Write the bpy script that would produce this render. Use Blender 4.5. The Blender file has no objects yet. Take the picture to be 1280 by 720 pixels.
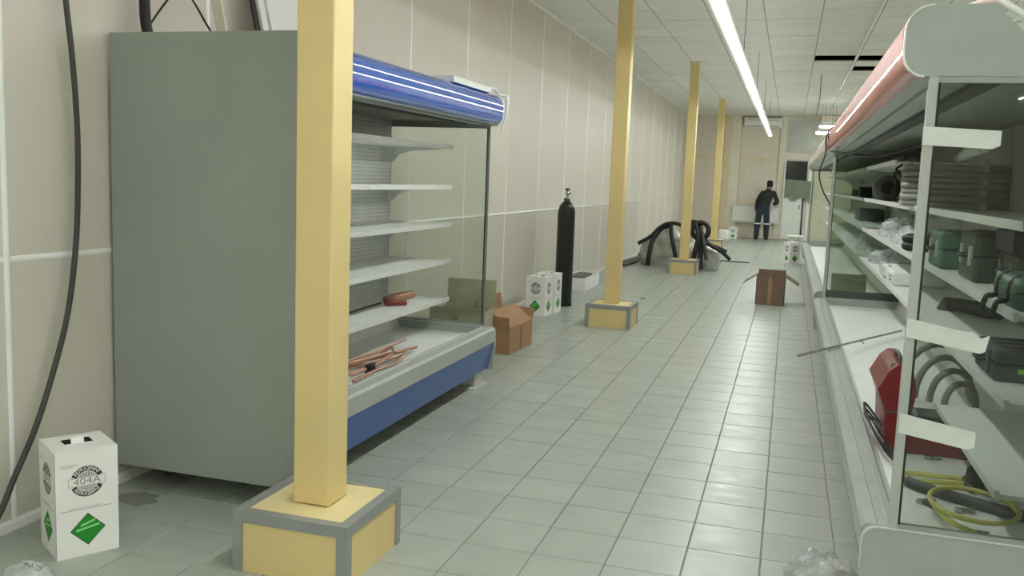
import bpy, math, random
from mathutils import Vector, Matrix
random.seed(7)
sc = bpy.context.scene
col = sc.collection

# ------------------------------------------------------------------ camera
cam_d = bpy.data.cameras.new('camera')
cam = bpy.data.objects.new('camera', cam_d); col.objects.link(cam)
cam_d.sensor_width = 36.0; cam_d.lens = 1126.2 / 1280 * 36.0
cam_d.clip_start = 0.05; cam_d.clip_end = 200
_r = (0.95512681, 0.29386121, 0.03712637)
_d = (0.07127514, -0.10636312, -0.9917695)
_f = (-0.28749371, 0.94991183, -0.12253527)
cam.matrix_world = Matrix(((_r[0], -_d[0], -_f[0], 0), (_r[1], -_d[1], -_f[1], 0), (_r[2], -_d[2], -_f[2], 1.6), (0, 0, 0, 1)))
sc.camera = cam

# ------------------------------------------------------------------ world and exposure (light comes from the ceiling lamps and their added uplights)
LAMP = 88.0
w = bpy.data.worlds.new('world'); sc.world = w; w.use_nodes = True
w.node_tree.nodes['Background'].inputs[0].default_value = (0.5, 0.55, 0.5, 1)
w.node_tree.nodes['Background'].inputs[1].default_value = 0.02
sc.view_settings.view_transform = 'Standard'
sc.view_settings.look = 'None'
sc.view_settings.exposure = 0.1
sc.view_settings.gamma = 1.0
sc.view_settings.use_curve_mapping = False
sc.cycles.use_denoising = True
sc.cycles.max_bounces = 10
sc.cycles.diffuse_bounces = 5
sc.cycles.transparent_max_bounces = 16
sc.cycles.caustics_reflective = False
sc.cycles.caustics_refractive = False

# ------------------------------------------------------------------ materials
def srgb(r, g, b):
    f = lambda c: (c / 12.92 if c <= 0.04045 else ((c + 0.055) / 1.055) ** 2.4)
    return (f(r / 255), f(g / 255), f(b / 255), 1)

def mat(name, rgb, rough=0.6, metal=0.0, var=0.06, scale=6.0, bump=0.0, bscale=40.0, rand=0.0, spec=0.5, coat=0.0, stretch=None, world=False):
    m = bpy.data.materials.new(name); m.use_nodes = True
    nt = m.node_tree; n = nt.nodes; l = nt.links
    b = n['Principled BSDF']
    c = srgb(*rgb)
    tc = n.new('ShaderNodeTexCoord'); vec = tc.outputs['Object']
    if world: vec = n.new('ShaderNodeNewGeometry').outputs['Position']
    if stretch:
        mp = n.new('ShaderNodeMapping'); mp.inputs['Scale'].default_value = stretch
        l.new(vec, mp.inputs['Vector']); vec = mp.outputs['Vector']
    nz = n.new('ShaderNodeTexNoise'); nz.inputs['Scale'].default_value = scale; nz.inputs['Detail'].default_value = 5
    l.new(vec, nz.inputs['Vector'])
    mr = n.new('ShaderNodeMapRange')
    mr.inputs['From Min'].default_value = 0.3; mr.inputs['From Max'].default_value = 0.7
    mr.inputs['To Min'].default_value = 1 - var; mr.inputs['To Max'].default_value = 1 + var
    l.new(nz.outputs['Fac'], mr.inputs['Value'])
    val = mr.outputs['Result']
    if rand:
        oi = n.new('ShaderNodeObjectInfo'); m2 = n.new('ShaderNodeMapRange')
        m2.inputs['To Min'].default_value = 1 - rand; m2.inputs['To Max'].default_value = 1 + rand
        l.new(oi.outputs['Random'], m2.inputs['Value'])
        mm = n.new('ShaderNodeMath'); mm.operation = 'MULTIPLY'
        l.new(val, mm.inputs[0]); l.new(m2.outputs['Result'], mm.inputs[1]); val = mm.outputs[0]
    vm = n.new('ShaderNodeVectorMath'); vm.operation = 'SCALE'
    vm.inputs[0].default_value = c[:3]; l.new(val, vm.inputs['Scale'])
    l.new(vm.outputs['Vector'], b.inputs['Base Color'])
    b.inputs['Roughness'].default_value = rough
    b.inputs['Metallic'].default_value = metal
    b.inputs['Specular IOR Level'].default_value = spec
    b.inputs['Coat Weight'].default_value = coat
    if coat: b.inputs['Coat Roughness'].default_value = 0.025
    if bump:
        n2 = n.new('ShaderNodeTexNoise'); n2.inputs['Scale'].default_value = bscale; n2.inputs['Detail'].default_value = 4
        l.new(vec, n2.inputs['Vector'])
        bp = n.new('ShaderNodeBump'); bp.inputs['Strength'].default_value = bump; bp.inputs['Distance'].default_value = 0.01
        l.new(n2.outputs['Fac'], bp.inputs['Height']); l.new(bp.outputs['Normal'], b.inputs['Normal'])
    return m

def emat(name, rgb, s):
    m = bpy.data.materials.new(name); m.use_nodes = True
    nt = m.node_tree; nt.nodes.clear()
    o = nt.nodes.new('ShaderNodeOutputMaterial'); e = nt.nodes.new('ShaderNodeEmission')
    e.inputs[0].default_value = (*rgb, 1); e.inputs[1].default_value = s
    nt.links.new(e.outputs[0], o.inputs[0]); return m

def glassmat(name, tint, gloss=1.0, rough=0.02):
    m = bpy.data.materials.new(name); m.use_nodes = True
    nt = m.node_tree; nt.nodes.clear(); N = nt.nodes.new; l = nt.links
    o = N('ShaderNodeOutputMaterial'); t = N('ShaderNodeBsdfTransparent'); g = N('ShaderNodeBsdfGlossy'); mx = N('ShaderNodeMixShader')
    t.inputs[0].default_value = (*tint, 1); g.inputs['Roughness'].default_value = rough
    fr = N('ShaderNodeFresnel'); fr.inputs['IOR'].default_value = 1.45
    mu = N('ShaderNodeMath'); mu.operation = 'MULTIPLY'; mu.inputs[1].default_value = gloss; mu.use_clamp = True
    l.new(fr.outputs[0], mu.inputs[0]); l.new(mu.outputs[0], mx.inputs[0])
    l.new(t.outputs[0], mx.inputs[1]); l.new(g.outputs[0], mx.inputs[2]); l.new(mx.outputs[0], o.inputs[0])
    return m

def filmmat(name, tint, op=0.3):
    """thin crumpled plastic film: partly see-through, partly white and shiny"""
    m = bpy.data.materials.new(name); m.use_nodes = True
    nt = m.node_tree; N = nt.nodes.new; l = nt.links
    b = nt.nodes['Principled BSDF']; o = nt.nodes['Material Output']
    b.inputs['Base Color'].default_value = srgb(*tint); b.inputs['Roughness'].default_value = 0.18
    t = N('ShaderNodeBsdfTransparent'); mx = N('ShaderNodeMixShader'); nz = N('ShaderNodeTexNoise'); nz.inputs['Scale'].default_value = 14
    tc = N('ShaderNodeTexCoord'); l.new(tc.outputs['Object'], nz.inputs['Vector'])
    mr = N('ShaderNodeMapRange'); mr.inputs['From Min'].default_value = .3; mr.inputs['From Max'].default_value = .7
    mr.inputs['To Min'].default_value = max(0, op - .2); mr.inputs['To Max'].default_value = min(1, op + .3)
    l.new(nz.outputs['Fac'], mr.inputs['Value']); l.new(mr.outputs[0], mx.inputs[0])
    l.new(t.outputs[0], mx.inputs[1]); l.new(b.outputs[0], mx.inputs[2]); l.new(mx.outputs[0], o.inputs[0])
    return m

def perforated(name, rgb):
    m = mat(name, rgb, 0.5, var=.03)
    nt = m.node_tree; N = nt.nodes.new; l = nt.links; b = nt.nodes['Principled BSDF']
    tc = N('ShaderNodeTexCoord'); sx = N('ShaderNodeSeparateXYZ'); l.new(tc.outputs['Object'], sx.inputs[0])
    def slot(sock, pitch, frac):
        a = N('ShaderNodeMath'); a.operation = 'DIVIDE'; a.inputs[1].default_value = pitch; l.new(sock, a.inputs[0])
        f = N('ShaderNodeMath'); f.operation = 'FRACT'; l.new(a.outputs[0], f.inputs[0])
        c = N('ShaderNodeMath'); c.operation = 'LESS_THAN'; c.inputs[1].default_value = frac; l.new(f.outputs[0], c.inputs[0]); return c.outputs[0]
    a = slot(sx.outputs['Y'], .05, .4); c = slot(sx.outputs['Z'], .028, .2)
    mu = N('ShaderNodeMath'); mu.operation = 'MULTIPLY'; l.new(a, mu.inputs[0]); l.new(c, mu.inputs[1])
    mx = N('ShaderNodeMix'); mx.data_type = 'RGBA'; l.new(mu.outputs[0], mx.inputs[0])
    src = b.inputs['Base Color'].links[0].from_socket
    l.new(src, mx.inputs[6]); mx.inputs[7].default_value = srgb(158, 160, 158); l.new(mx.outputs[2], b.inputs['Base Color'])
    return m

M = {}
M['tile'] = mat('floor_tile_glaze', (170, 177, 168), 0.34, var=.06, scale=4, bump=.035, bscale=30, rand=.035, spec=.5, world=True)
_n = M['tile'].node_tree.nodes; _l = M['tile'].node_tree.links
_g = _n.new('ShaderNodeNewGeometry'); _mp = _n.new('ShaderNodeMapping'); _mp.inputs['Scale'].default_value = (7, 16, 7)
_nz = _n.new('ShaderNodeTexNoise'); _nz.inputs['Scale'].default_value = 1.0; _nz.inputs['Detail'].default_value = 2
_mr = _n.new('ShaderNodeMapRange'); _mr.inputs['From Min'].default_value = .35; _mr.inputs['From Max'].default_value = .65
_mr.inputs['To Min'].default_value = .28; _mr.inputs['To Max'].default_value = .40
_l.new(_g.outputs['Position'], _mp.inputs['Vector']); _l.new(_mp.outputs[0], _nz.inputs['Vector']); _l.new(_nz.outputs['Fac'], _mr.inputs['Value'])
_l.new(_mr.outputs[0], _n['Principled BSDF'].inputs['Roughness'])
M['grout'] = mat('floor_grout', (138, 141, 132), 0.8, var=.1)
M['wall'] = mat('wall_panel_laminate', (218, 212, 201), 0.45, var=.03, scale=1.2, rand=.03, spec=.3)
M['trim'] = mat('white_trim', (250, 250, 247), 0.14, var=.02)
M['wallback'] = mat('wall_backing', (190, 182, 168), 0.8)
M['ceil'] = mat('ceiling_tile_face', (240, 240, 236), 0.85, var=.04, scale=3, rand=.03)
M['grid'] = mat('ceiling_grid_metal', (170, 172, 166), 0.6)
M['plenum'] = mat('plenum_dark', (28, 28, 26), 0.9)
M['yellow'] = mat('yellow_laminate', (228, 206, 146), 0.42, var=.04, scale=2.5, spec=.4)
M['yellowpale'] = mat('pale_yellow_laminate', (238, 222, 168), 0.45, var=.04, scale=3)
M['alu'] = mat('grey_aluminium_angle', (156, 160, 158), 0.42, metal=.25, var=.05)
M['tan'] = mat('far_wall_tan', (228, 214, 182), 0.6, var=.04)
M['cream'] = mat('far_wall_cream', (236, 228, 212), 0.6, var=.04)
M['farpanel'] = mat('far_wall_panel', (230, 221, 206), 0.55, var=.04)
M['white'] = mat('white_enamel', (242, 244, 240), 0.4, var=.025)
M['whitegrey'] = mat('white_grey_plastic', (205, 208, 200), 0.45, var=.04)
M['shelf'] = mat('white_shelf_metal', (242, 244, 240), 0.38, var=.03)
M['greypanel'] = mat('grey_painted_steel', (158, 165, 158), 0.42, var=.05, scale=2.0, spec=.4)
M['greylight'] = mat('light_grey_plastic', (176, 180, 174), 0.45, var=.05, bump=.1, bscale=60)
M['greyend'] = mat('grey_end_cap_plastic', (164, 171, 164), 0.55, var=.05, scale=12, bump=.25, bscale=160)
M['under'] = mat('canopy_underside_grey', (192, 198, 190), 0.5)
M['darkgrey'] = mat('dark_grey_steel', (78, 82, 78), 0.45)
M['blue'] = mat('blue_gloss_panel', (56, 104, 200), 0.06, var=.03, coat=1.0)
M['bluekick'] = mat('blue_kick_panel', (54, 92, 160), 0.35, var=.05)
M['red'] = mat('red_gloss_panel', (210, 84, 84), 0.32, var=.06, scale=3, coat=.55)
M['redkick'] = mat('red_kick_panel', (176, 120, 108), 0.25, var=.06)
M['palepink'] = mat('pale_pink_panel', (210, 196, 190), 0.3, var=.05, coat=.3)
M['perf'] = perforated('perforated_back_panel', (238, 240, 238))
M['backdim'] = mat('plain_back_panel', (186, 190, 182), 0.55, var=.06)
M['postdark'] = mat('dark_glass_edge', (126, 134, 128), 0.35, metal=.3)
M['glass'] = glassmat('clear_end_glass', (.88, .92, .88), 1.0)
M['glassdark'] = glassmat('smoky_end_glass', (.76, .79, .76), 1.0)
M['black'] = mat('black_rubber', (24, 25, 24), 0.55, var=.2)
M['blackgloss'] = mat('black_paint', (26, 32, 28), 0.4, var=.2)
M['hosegrey'] = mat('grey_hose', (134, 134, 126), 0.55, var=.12)
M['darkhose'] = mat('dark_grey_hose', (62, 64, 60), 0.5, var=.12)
M['cardboard'] = mat('brown_cardboard', (168, 132, 100), 0.8, var=.08, scale=8)
M['carddark'] = mat('dark_cardboard', (128, 106, 88), 0.8, var=.1, scale=8)
M['cardolive'] = mat('olive_cardboard', (176, 172, 148), 0.8, var=.08)
M['cartonwhite'] = mat('white_carton', (246, 246, 244), 0.6, var=.03)
M['printblack'] = mat('black_print', (48, 50, 52), 0.6)
M['printgrey'] = mat('grey_print', (150, 152, 152), 0.6)
M['printgreen'] = mat('green_print', (28, 146, 44), 0.55, var=.1)
M['printpale'] = mat('pale_green_print', (150, 226, 150), 0.55)
M['hole'] = mat('carton_inside', (62, 50, 42), 0.8)
M['copper'] = mat('copper_pipe', (188, 146, 126), 0.35, metal=.6, var=.12)
M['redtool'] = mat('red_toolbox_paint', (120, 20, 30), 0.34, var=.1, coat=.3)
M['greencase'] = mat('green_case_plastic', (58, 104, 88), 0.45, var=.12)
M['darkcase'] = mat('dark_green_case_plastic', (44, 62, 54), 0.5, var=.12)
M['navycase'] = mat('dark_blue_box', (40, 50, 72), 0.55, var=.1)
M['greyscase'] = mat('charcoal_case', (66, 70, 66), 0.55, var=.1)
M['lime'] = mat('lime_mark', (150, 230, 50), 0.5)
M['steel'] = mat('steel', (176, 180, 176), 0.25, metal=.9, var=.1)
M['yellowhose'] = mat('yellow_hose', (196, 190, 92), 0.4, var=.1)
M['foam'] = mat('white_foam', (232, 234, 230), 0.7, var=.03)
M['tape'] = mat('white_tape', (214, 218, 212), 0.7, var=.05, scale=20)
M['sack'] = mat('grey_wrapped_sack', (186, 188, 178), 0.25, var=.22, scale=7, bump=1.0, bscale=9)
M['greencloth'] = mat('green_grey_cloth', (134, 146, 128), 0.85, var=.12)
M['jacket'] = mat('dark_work_jacket', (40, 42, 44), 0.85, var=.15)
M['overall'] = mat('navy_overalls', (44, 52, 66), 0.85, var=.15)
M['skin'] = mat('skin', (190, 150, 128), 0.6, var=.05)
M['windowdark'] = mat('dark_window_glass', (34, 38, 36), 0.12, var=.1)
M['pane'] = mat('frosted_pane', (196, 200, 194), 0.3, var=.04)
M['film'] = filmmat('clear_plastic_film', (220, 224, 224), .32)
M['filmpale'] = filmmat('milky_plastic_film', (220, 224, 222), .6)
M['lamp'] = emat('lamp_diffuser_glow', (0.955, 1.0, 0.965), LAMP)
M['fill_uplight'] = emat('added_uplight_glow', (0.955, 1.0, 0.965), LAMP * .025)
M['housing'] = mat('lamp_housing_white', (216, 216, 210), 0.5)

# ------------------------------------------------------------------ mesh helpers
class MB:
    def __init__(s): s.v = []; s.f = []; s.mi = []; s.sm = []
    def add(s, vs, fs, mi=0, smooth=False):
        o = len(s.v); s.v += [tuple(p) for p in vs]
        for f in fs: s.f.append(tuple(i + o for i in f)); s.mi.append(mi); s.sm.append(smooth)
        return s
    def box(s, x0, y0, z0, x1, y1, z1, mi=0):
        x0, x1 = min(x0, x1), max(x0, x1); y0, y1 = min(y0, y1), max(y0, y1); z0, z1 = min(z0, z1), max(z0, z1)
        v = [(x0, y0, z0), (x1, y0, z0), (x1, y1, z0), (x0, y1, z0), (x0, y0, z1), (x1, y0, z1), (x1, y1, z1), (x0, y1, z1)]
        return s.add(v, [(3, 2, 1, 0), (4, 5, 6, 7), (0, 1, 5, 4), (1, 2, 6, 5), (2, 3, 7, 6), (3, 0, 4, 7)], mi)
    def bbox(s, x0, y0, z0, x1, y1, z1, b=.01, mi=0, smooth=False):
        """box with chamfered edges (26 faces)"""
        x0, x1 = min(x0, x1), max(x0, x1); y0, y1 = min(y0, y1), max(y0, y1); z0, z1 = min(z0, z1), max(z0, z1)
        import bmesh
        bm = bmesh.new(); bmesh.ops.create_cube(bm, size=1)
        for v in bm.verts: v.co = Vector(((x0 + x1) / 2 + v.co.x * (x1 - x0), (y0 + y1) / 2 + v.co.y * (y1 - y0), (z0 + z1) / 2 + v.co.z * (z1 - z0)))
        bmesh.ops.bevel(bm, geom=list(bm.edges), offset=b, segments=2, affect='EDGES', profile=.5)
        bm.verts.index_update()
        s.add([v.co[:] for v in bm.verts], [[v.index for v in f.verts] for f in bm.faces], mi, smooth); bm.free(); return s
    def prism(s, poly, axis, a, b, mi=0, smooth=False):
        """poly: 2D points in the two axes other than axis (in xyz order), extruded from a to b"""
        def P(p, t):
            if axis == 0: return (t, p[0], p[1])
            if axis == 1: return (p[0], t, p[1])
            return (p[0], p[1], t)
        n = len(poly); v = [P(p, a) for p in poly] + [P(p, b) for p in poly]
        s.add(v, [tuple(range(n)), tuple(range(2 * n - 1, n - 1, -1))], mi)
        o = len(s.v) - 2 * n
        for i in range(n):
            j = (i + 1) % n; s.f.append((o + i, o + n + i, o + n + j, o + j)); s.mi.append(mi); s.sm.append(smooth)
        return s
    def sheet(s, prof, axis, a, b, th, mi=0, smooth=True):
        """open 2D profile thickened by th and extruded"""
        n = len(prof); out = []
        for i, p in enumerate(prof):
            p0 = prof[max(0, i - 1)]; p1 = prof[min(n - 1, i + 1)]
            dx, dz = p1[0] - p0[0], p1[1] - p0[1]; L = math.hypot(dx, dz) or 1
            out.append((p[0] - dz / L * th, p[1] + dx / L * th))
        return s.prism(list(prof) + out[::-1], axis, a, b, mi, smooth)
    def tube(s, pts, r, seg=8, mi=0, cap=True):
        pts = [Vector(p) for p in pts]; n = len(pts); rings = []
        rr = r if isinstance(r, (list, tuple)) else [r] * n
        up = None; o = len(s.v)
        for i in range(n):
            t = (pts[min(n - 1, i + 1)] - pts[max(0, i - 1)])
            t = t.normalized() if t.length > 1e-9 else Vector((0, 0, 1))
            if up is None:
                up = Vector((0, 0, 1)) if abs(t.z) < .9 else Vector((1, 0, 0))
            a = (up - t * up.dot(t))
            if a.length < 1e-6: a = t.orthogonal()
            a.normalize(); b = t.cross(a); up = a
            for k in range(seg):
                q = 2 * math.pi * k / seg
                s.v.append(tuple(pts[i] + (a * math.cos(q) + b * math.sin(q)) * rr[i]))
        for i in range(n - 1):
            for k in range(seg):
                k2 = (k + 1) % seg
                s.f.append((o + i * seg + k, o + i * seg + k2, o + (i + 1) * seg + k2, o + (i + 1) * seg + k)); s.mi.append(mi); s.sm.append(True)
        if cap:
            s.f.append(tuple(o + k for k in range(seg - 1, -1, -1))); s.mi.append(mi); s.sm.append(False)
            s.f.append(tuple(o + (n - 1) * seg + k for k in range(seg))); s.mi.append(mi); s.sm.append(False)
        return s
    def lathe(s, prof, c=(0, 0, 0), seg=24, mi=0, smooth=True):
        o = len(s.v); n = len(prof)
        for (r, z) in prof:
            for k in range(seg):
                q = 2 * math.pi * k / seg
                s.v.append((c[0] + r * math.cos(q), c[1] + r * math.sin(q), c[2] + z))
        for i in range(n - 1):
            for k in range(seg):
                k2 = (k + 1) % seg
                s.f.append((o + i * seg + k, o + i * seg + k2, o + (i + 1) * seg + k2, o + (i + 1) * seg + k)); s.mi.append(mi); s.sm.append(smooth)
        s.f.append(tuple(o + k for k in range(seg - 1, -1, -1))); s.mi.append(mi); s.sm.append(False)
        s.f.append(tuple(o + (n - 1) * seg + k for k in range(seg))); s.mi.append(mi); s.sm.append(False)
        return s
    def disc(s, c, nrm, r, h, seg=16, mi=0):
        n = Vector(nrm).normalized(); c = Vector(c)
        return s.tube([c, c + n * h], r, seg, mi)
    def xf(s, m):
        s.v = [tuple(m @ Vector(p)) for p in s.v]; return s
    def mesh(s, name, mats):
        me = bpy.data.meshes.new(name); me.from_pydata(s.v, [], s.f); me.update()
        for m in (mats if isinstance(mats, (list, tuple)) else [mats]): me.materials.append(m)
        me.polygons.foreach_set('material_index', s.mi); me.polygons.foreach_set('use_smooth', s.sm)
        me.validate(); me.update()
        import bmesh
        bm = bmesh.new(); bm.from_mesh(me); bmesh.ops.recalc_face_normals(bm, faces=bm.faces); bm.to_mesh(me); bm.free()
        sm = [p.use_smooth for p in me.polygons]
        if any(sm):
            me.set_sharp_from_angle(angle=1.15)
            me.polygons.foreach_set('use_smooth', sm); me.update()
        return me

def link(name, me, parent=None, loc=None):
    o = bpy.data.objects.new(name, me); col.objects.link(o)
    if parent: o.parent = parent
    if loc: o.location = loc
    return o
def root_loc(p):
    v = Vector((0, 0, 0))
    while p: v += Vector(p.location); p = p.parent
    return v
def part(name, mb, m, parent, local=False):
    """a part mesh; coordinates are world ones unless local"""
    if not local:
        L = root_loc(parent); mb.v = [(x - L.x, y - L.y, z - L.z) for x, y, z in mb.v]
    return link(name, mb.mesh(name, m), parent)
def tag(o, label=None, cat=None, group=None, kind=None):
    if label: o['label'] = label
    if cat: o['category'] = cat
    if group: o['group'] = group
    if kind: o['kind'] = kind
    return o
def thing(name, loc, label, cat, group=None, rz=0):
    o = bpy.data.objects.new(name, None); col.objects.link(o); o.empty_display_size = .1
    o.location = loc; o.rotation_euler = (0, 0, rz); return tag(o, label, cat, group)
def solo(name, mb, m, label, cat, group=None):
    """a thing that is one mesh, origin at the middle of its base"""
    xs = [p[0] for p in mb.v]; ys = [p[1] for p in mb.v]; zs = [p[2] for p in mb.v]
    L = ((min(xs) + max(xs)) / 2, (min(ys) + max(ys)) / 2, min(zs))
    mb.v = [(x - L[0], y - L[1], z - L[2]) for x, y, z in mb.v]
    return tag(link(name, mb.mesh(name, m), None, L), label, cat, group)
def struct(name, mb, m, label=None):
    o = link(name, mb.mesh(name, m)); o['kind'] = 'structure'
    if label: o['label'] = label
    return o
def copy_tree(o, parent=None):
    c = o.copy(); col.objects.link(c); c.parent = parent
    for ch in list(o.children): copy_tree(ch, c)
    return c
def smooth(pts, k=6):
    P = [Vector(p) for p in pts]; P = [P[0] * 2 - P[1]] + P + [P[-1] * 2 - P[-2]]; out = []
    for i in range(1, len(P) - 2):
        for j in range(k):
            t = j / k; a, b, c, d = P[i - 1], P[i], P[i + 1], P[i + 2]
            out.append(.5 * ((2 * b) + (c - a) * t + (2 * a - 5 * b + 4 * c - d) * t * t + (3 * b - a - 3 * c + d) * t ** 3))
    out.append(P[-2]); return out
def arc(cx, cz, r, a0, a1, n=6):
    return [(cx + r * math.cos(math.radians(a0 + (a1 - a0) * i / n)), cz + r * math.sin(math.radians(a0 + (a1 - a0) * i / n))) for i in range(n + 1)]

# ------------------------------------------------------------------ room shell
XL, XR, Y0, Y1, ZC = -3.12, 4.5, -9.0, 28.7, 3.70
floor = struct('floor', MB().box(XL - .1, Y0, -.15, XR, Y1, -.005), M['grout'], 'pale grey-green tiled shop floor')
TX, TY = .312, .315
tile_me = MB()
g = .0019; a, b = TX / 2 - g, TY / 2 - g
tile_me.add([(-a, -b, -.006), (a, -b, -.006), (a, b, -.006), (-a, b, -.006), (-a + .003, -b + .003, 0), (a - .003, -b + .003, 0), (a - .003, b - .003, 0), (-a + .003, b - .003, 0)],
            [(4, 5, 6, 7), (0, 1, 5, 4), (1, 2, 6, 5), (2, 3, 7, 6), (3, 0, 4, 7)])
tile_mesh = tile_me.mesh('floor_tile', M['tile'])
rest = MB(); cells = []
i0 = int((XL + .01) / TX) - 1
for i in range(i0, 15):
    for j in range(-42, 80):
        cx = -.01 + (i + .5) * TX; cy = 3.58 + (j + .5) * TY
        if cx - TX / 2 < XL - .12 or cx + TX / 2 > XR or cy - TY / 2 < Y0 or cy + TY / 2 > Y1 - .01: continue
        vis = (-3.2 < cx < .42 and 2.6 < cy) and not (cx < -2.3 and 3.75 < cy < 6.4)
        # inside the camera's view
        d = Vector((cx, cy, -1.6)); zz = d.dot(Vector(_f))
        if vis:
            u = 640 + 1126 * d.dot(Vector(_r)) / zz; v = 360 + 1126 * d.dot(Vector(_d)) / zz
            vis = -30 < u < 1310 and v < 745
        cells.append((0 if vis else 1, d.length, cx, cy))
cells.sort()
for n, (nv, dist, cx, cy) in enumerate(cells):
    dz = random.uniform(-.0008, .0004)
    if n < 290 and nv == 0:
        o = link('floor_tile', tile_mesh, floor, (cx, cy, dz)); o.rotation_euler = (random.uniform(-.0015, .0015), random.uniform(-.0015, .0015), 0)
    else:
        rest.add([(x + cx, y + cy, z + dz) for x, y, z in tile_me.v], tile_me.f)
tag(part('floor_tiles', rest, M['tile'], floor), kind='stuff')

# left wall: backing, laminate panels, white seam strips
wall_left = struct('wall_left', MB().box(XL - .12, Y0, 0, XL - .02, Y1, 4.1), M['wallback'], 'long beige panelled side wall with white seam strips')
PW = 1.386; ZS = 1.175
k = -9; ys = []
while 2.98 + k * PW < Y1:
    ys.append(2.98 + k * PW); k += 1
for i, y in enumerate(ys):
    ya, yb = max(y, Y0), min(y + PW, Y1)
    if yb - ya < .05: continue
    part('wall_panel', MB().box(XL - .022, ya + .004, .05, XL, yb - .004, ZS - .003), M['wall'], wall_left)
    part('wall_panel', MB().box(XL - .022, ya + .004, ZS + .003, XL, yb - .004, ZC + .05), M['wall'], wall_left)
    if y > Y0: part('seam_strip', MB().prism([(XL - .002, y - .017), (XL + .004, y - .013), (XL + .008, y), (XL + .004, y + .013), (XL - .002, y + .017)], 2, .05, ZC, 0, True), M['trim'], wall_left)
    part('seam_strip', MB().prism([(XL - .002, ZS - .015), (XL + .003, ZS - .012), (XL + .006, ZS), (XL + .003, ZS + .012), (XL - .002, ZS + .015)], 1, ya + .018, yb - .018, 0, True), M['trim'], wall_left)
struct('baseboard_left', MB().prism([(XL, 0), (XL + .014, 0), (XL + .014, .035), (XL + .006, .05), (XL, .05)], 1, Y0, Y1), M['trim'], 'low white skirting strip along the long wall')

# ceiling: dark plenum, grid and tiles
ceiling = struct('ceiling', MB().box(XL - .12, Y0, 4.1, XR + .1, Y1 + .1, 4.2), M['plenum'], 'suspended ceiling of pale square tiles')
CT = .67
ct = MB(); h = CT / 2 - .007
ct.add([(-h, -h, 0), (h, -h, 0), (h, h, 0), (-h, h, 0), (-h, -h, .015), (h, -h, .015), (h, h, .015), (-h, h, .015)],
       [(3, 2, 1, 0), (4, 5, 6, 7), (0, 1, 5, 4), (1, 2, 6, 5), (2, 3, 7, 6), (3, 0, 4, 7)])
ct_mesh = ct.mesh('ceiling_tile', M['ceil'])
crest = MB(); cc = []
for i in range(-6, 8):
    for j in range(-32, 28):
        x0 = .217 + i * CT; y0 = 11.5 + j * CT
        if x0 + CT < XL or x0 > XR or y0 + CT < Y0 or y0 > Y1: continue
        cx, cy = x0 + CT / 2, y0 + CT / 2
        if (abs(cy - 15.85) < .1 and .2 < cx < 1.5) or (abs(cy - 17.2) < .1 and .8 < cx < 1.5): continue   # tiles that are missing
        cc.append((0 if (cy > 10.2 and cx < 2.3) else 1, cy, cx))
cc.sort()
for n, (nv, cy, cx) in enumerate(cc):
    if nv == 0 and n < 290:
        link('ceiling_tile', ct_mesh, ceiling, (cx, cy, ZC + random.uniform(0, .004)))
    else:
        crest.add([(x + cx, y + cy, z + ZC) for x, y, z in ct.v], ct.f)
tag(part('ceiling_tiles', crest, M['ceil'], ceiling), kind='stuff')
gr = MB()
for i in range(-6, 9):
    x = .217 + i * CT
    if XL < x < XR: gr.box(x - .012, Y0, ZC + .004, x + .012, Y1, ZC + .02)
for j in range(-32, 28):
    y = 11.5 + j * CT
    if Y0 < y < Y1: gr.box(XL, y - .012, ZC + .0045, XR, y + .012, ZC + .0205)
part('ceiling_grid', gr, M['grid'], ceiling)
struct('trim_1', MB().box(XL, Y0, ZC - .03, XL + .025, Y1, ZC + .0), M['ceil'], 'thin edge strip where ceiling meets the long wall')

struct('wall_right', MB().box(XR, Y0, 0, XR + .1, Y1, 4.1), M['cream'], 'plain cream side wall beyond the cabinets')
struct('wall_back', MB().box(XL - .12, Y0 - .1, 0, XR + .1, Y0, 4.1), M['cream'], 'plain cream end wall behind the viewer')

# far wall
wf = struct('wall_far', MB().box(XL - .12, Y1, 0, XR + .1, Y1 + .1, 4.1), M['cream'], 'beige panelled end wall of the shop')
def fp(name, x0, x1, z0, z1, d, m): return part(name, MB().box(x0, Y1 - d, z0, x1, Y1 + .01, z1), M[m], wf)
fp('wall_panel', -3.10, -2.06, .06, 2.38, .02, 'farpanel')
fp('wall_panel', -3.10, -2.06, 2.50, 3.68, .02, 'farpanel')
fp('rail', -3.10, -2.03, 2.38, 2.50, .05, 'tan')
fp('corner_post', -2.04, -1.84, 0, 3.70, .22, 'tan')
fp('pilaster', -1.84, -1.55, 0, 3.70, .14, 'cream')
fp('wall_panel', -1.54, -.42, .06, 2.36, .02, 'farpanel')
fp('wall_panel', -1.54, -.42, 2.44, 3.68, .02, 'farpanel')
fp('rail', -1.55, -.41, 2.36, 2.44, .04, 'tan')
fp('post', -.40, -.22, 0, 3.70, .10, 'cream')
fp('crossbeam', -.22, .98, 2.42, 2.62, .10, 'cream')
fp('post', .49, .63, 0, 2.42, .09, 'white')
fp('wall_panel', .66, 1.9, .06, 3.5, .02, 'cream')
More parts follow.
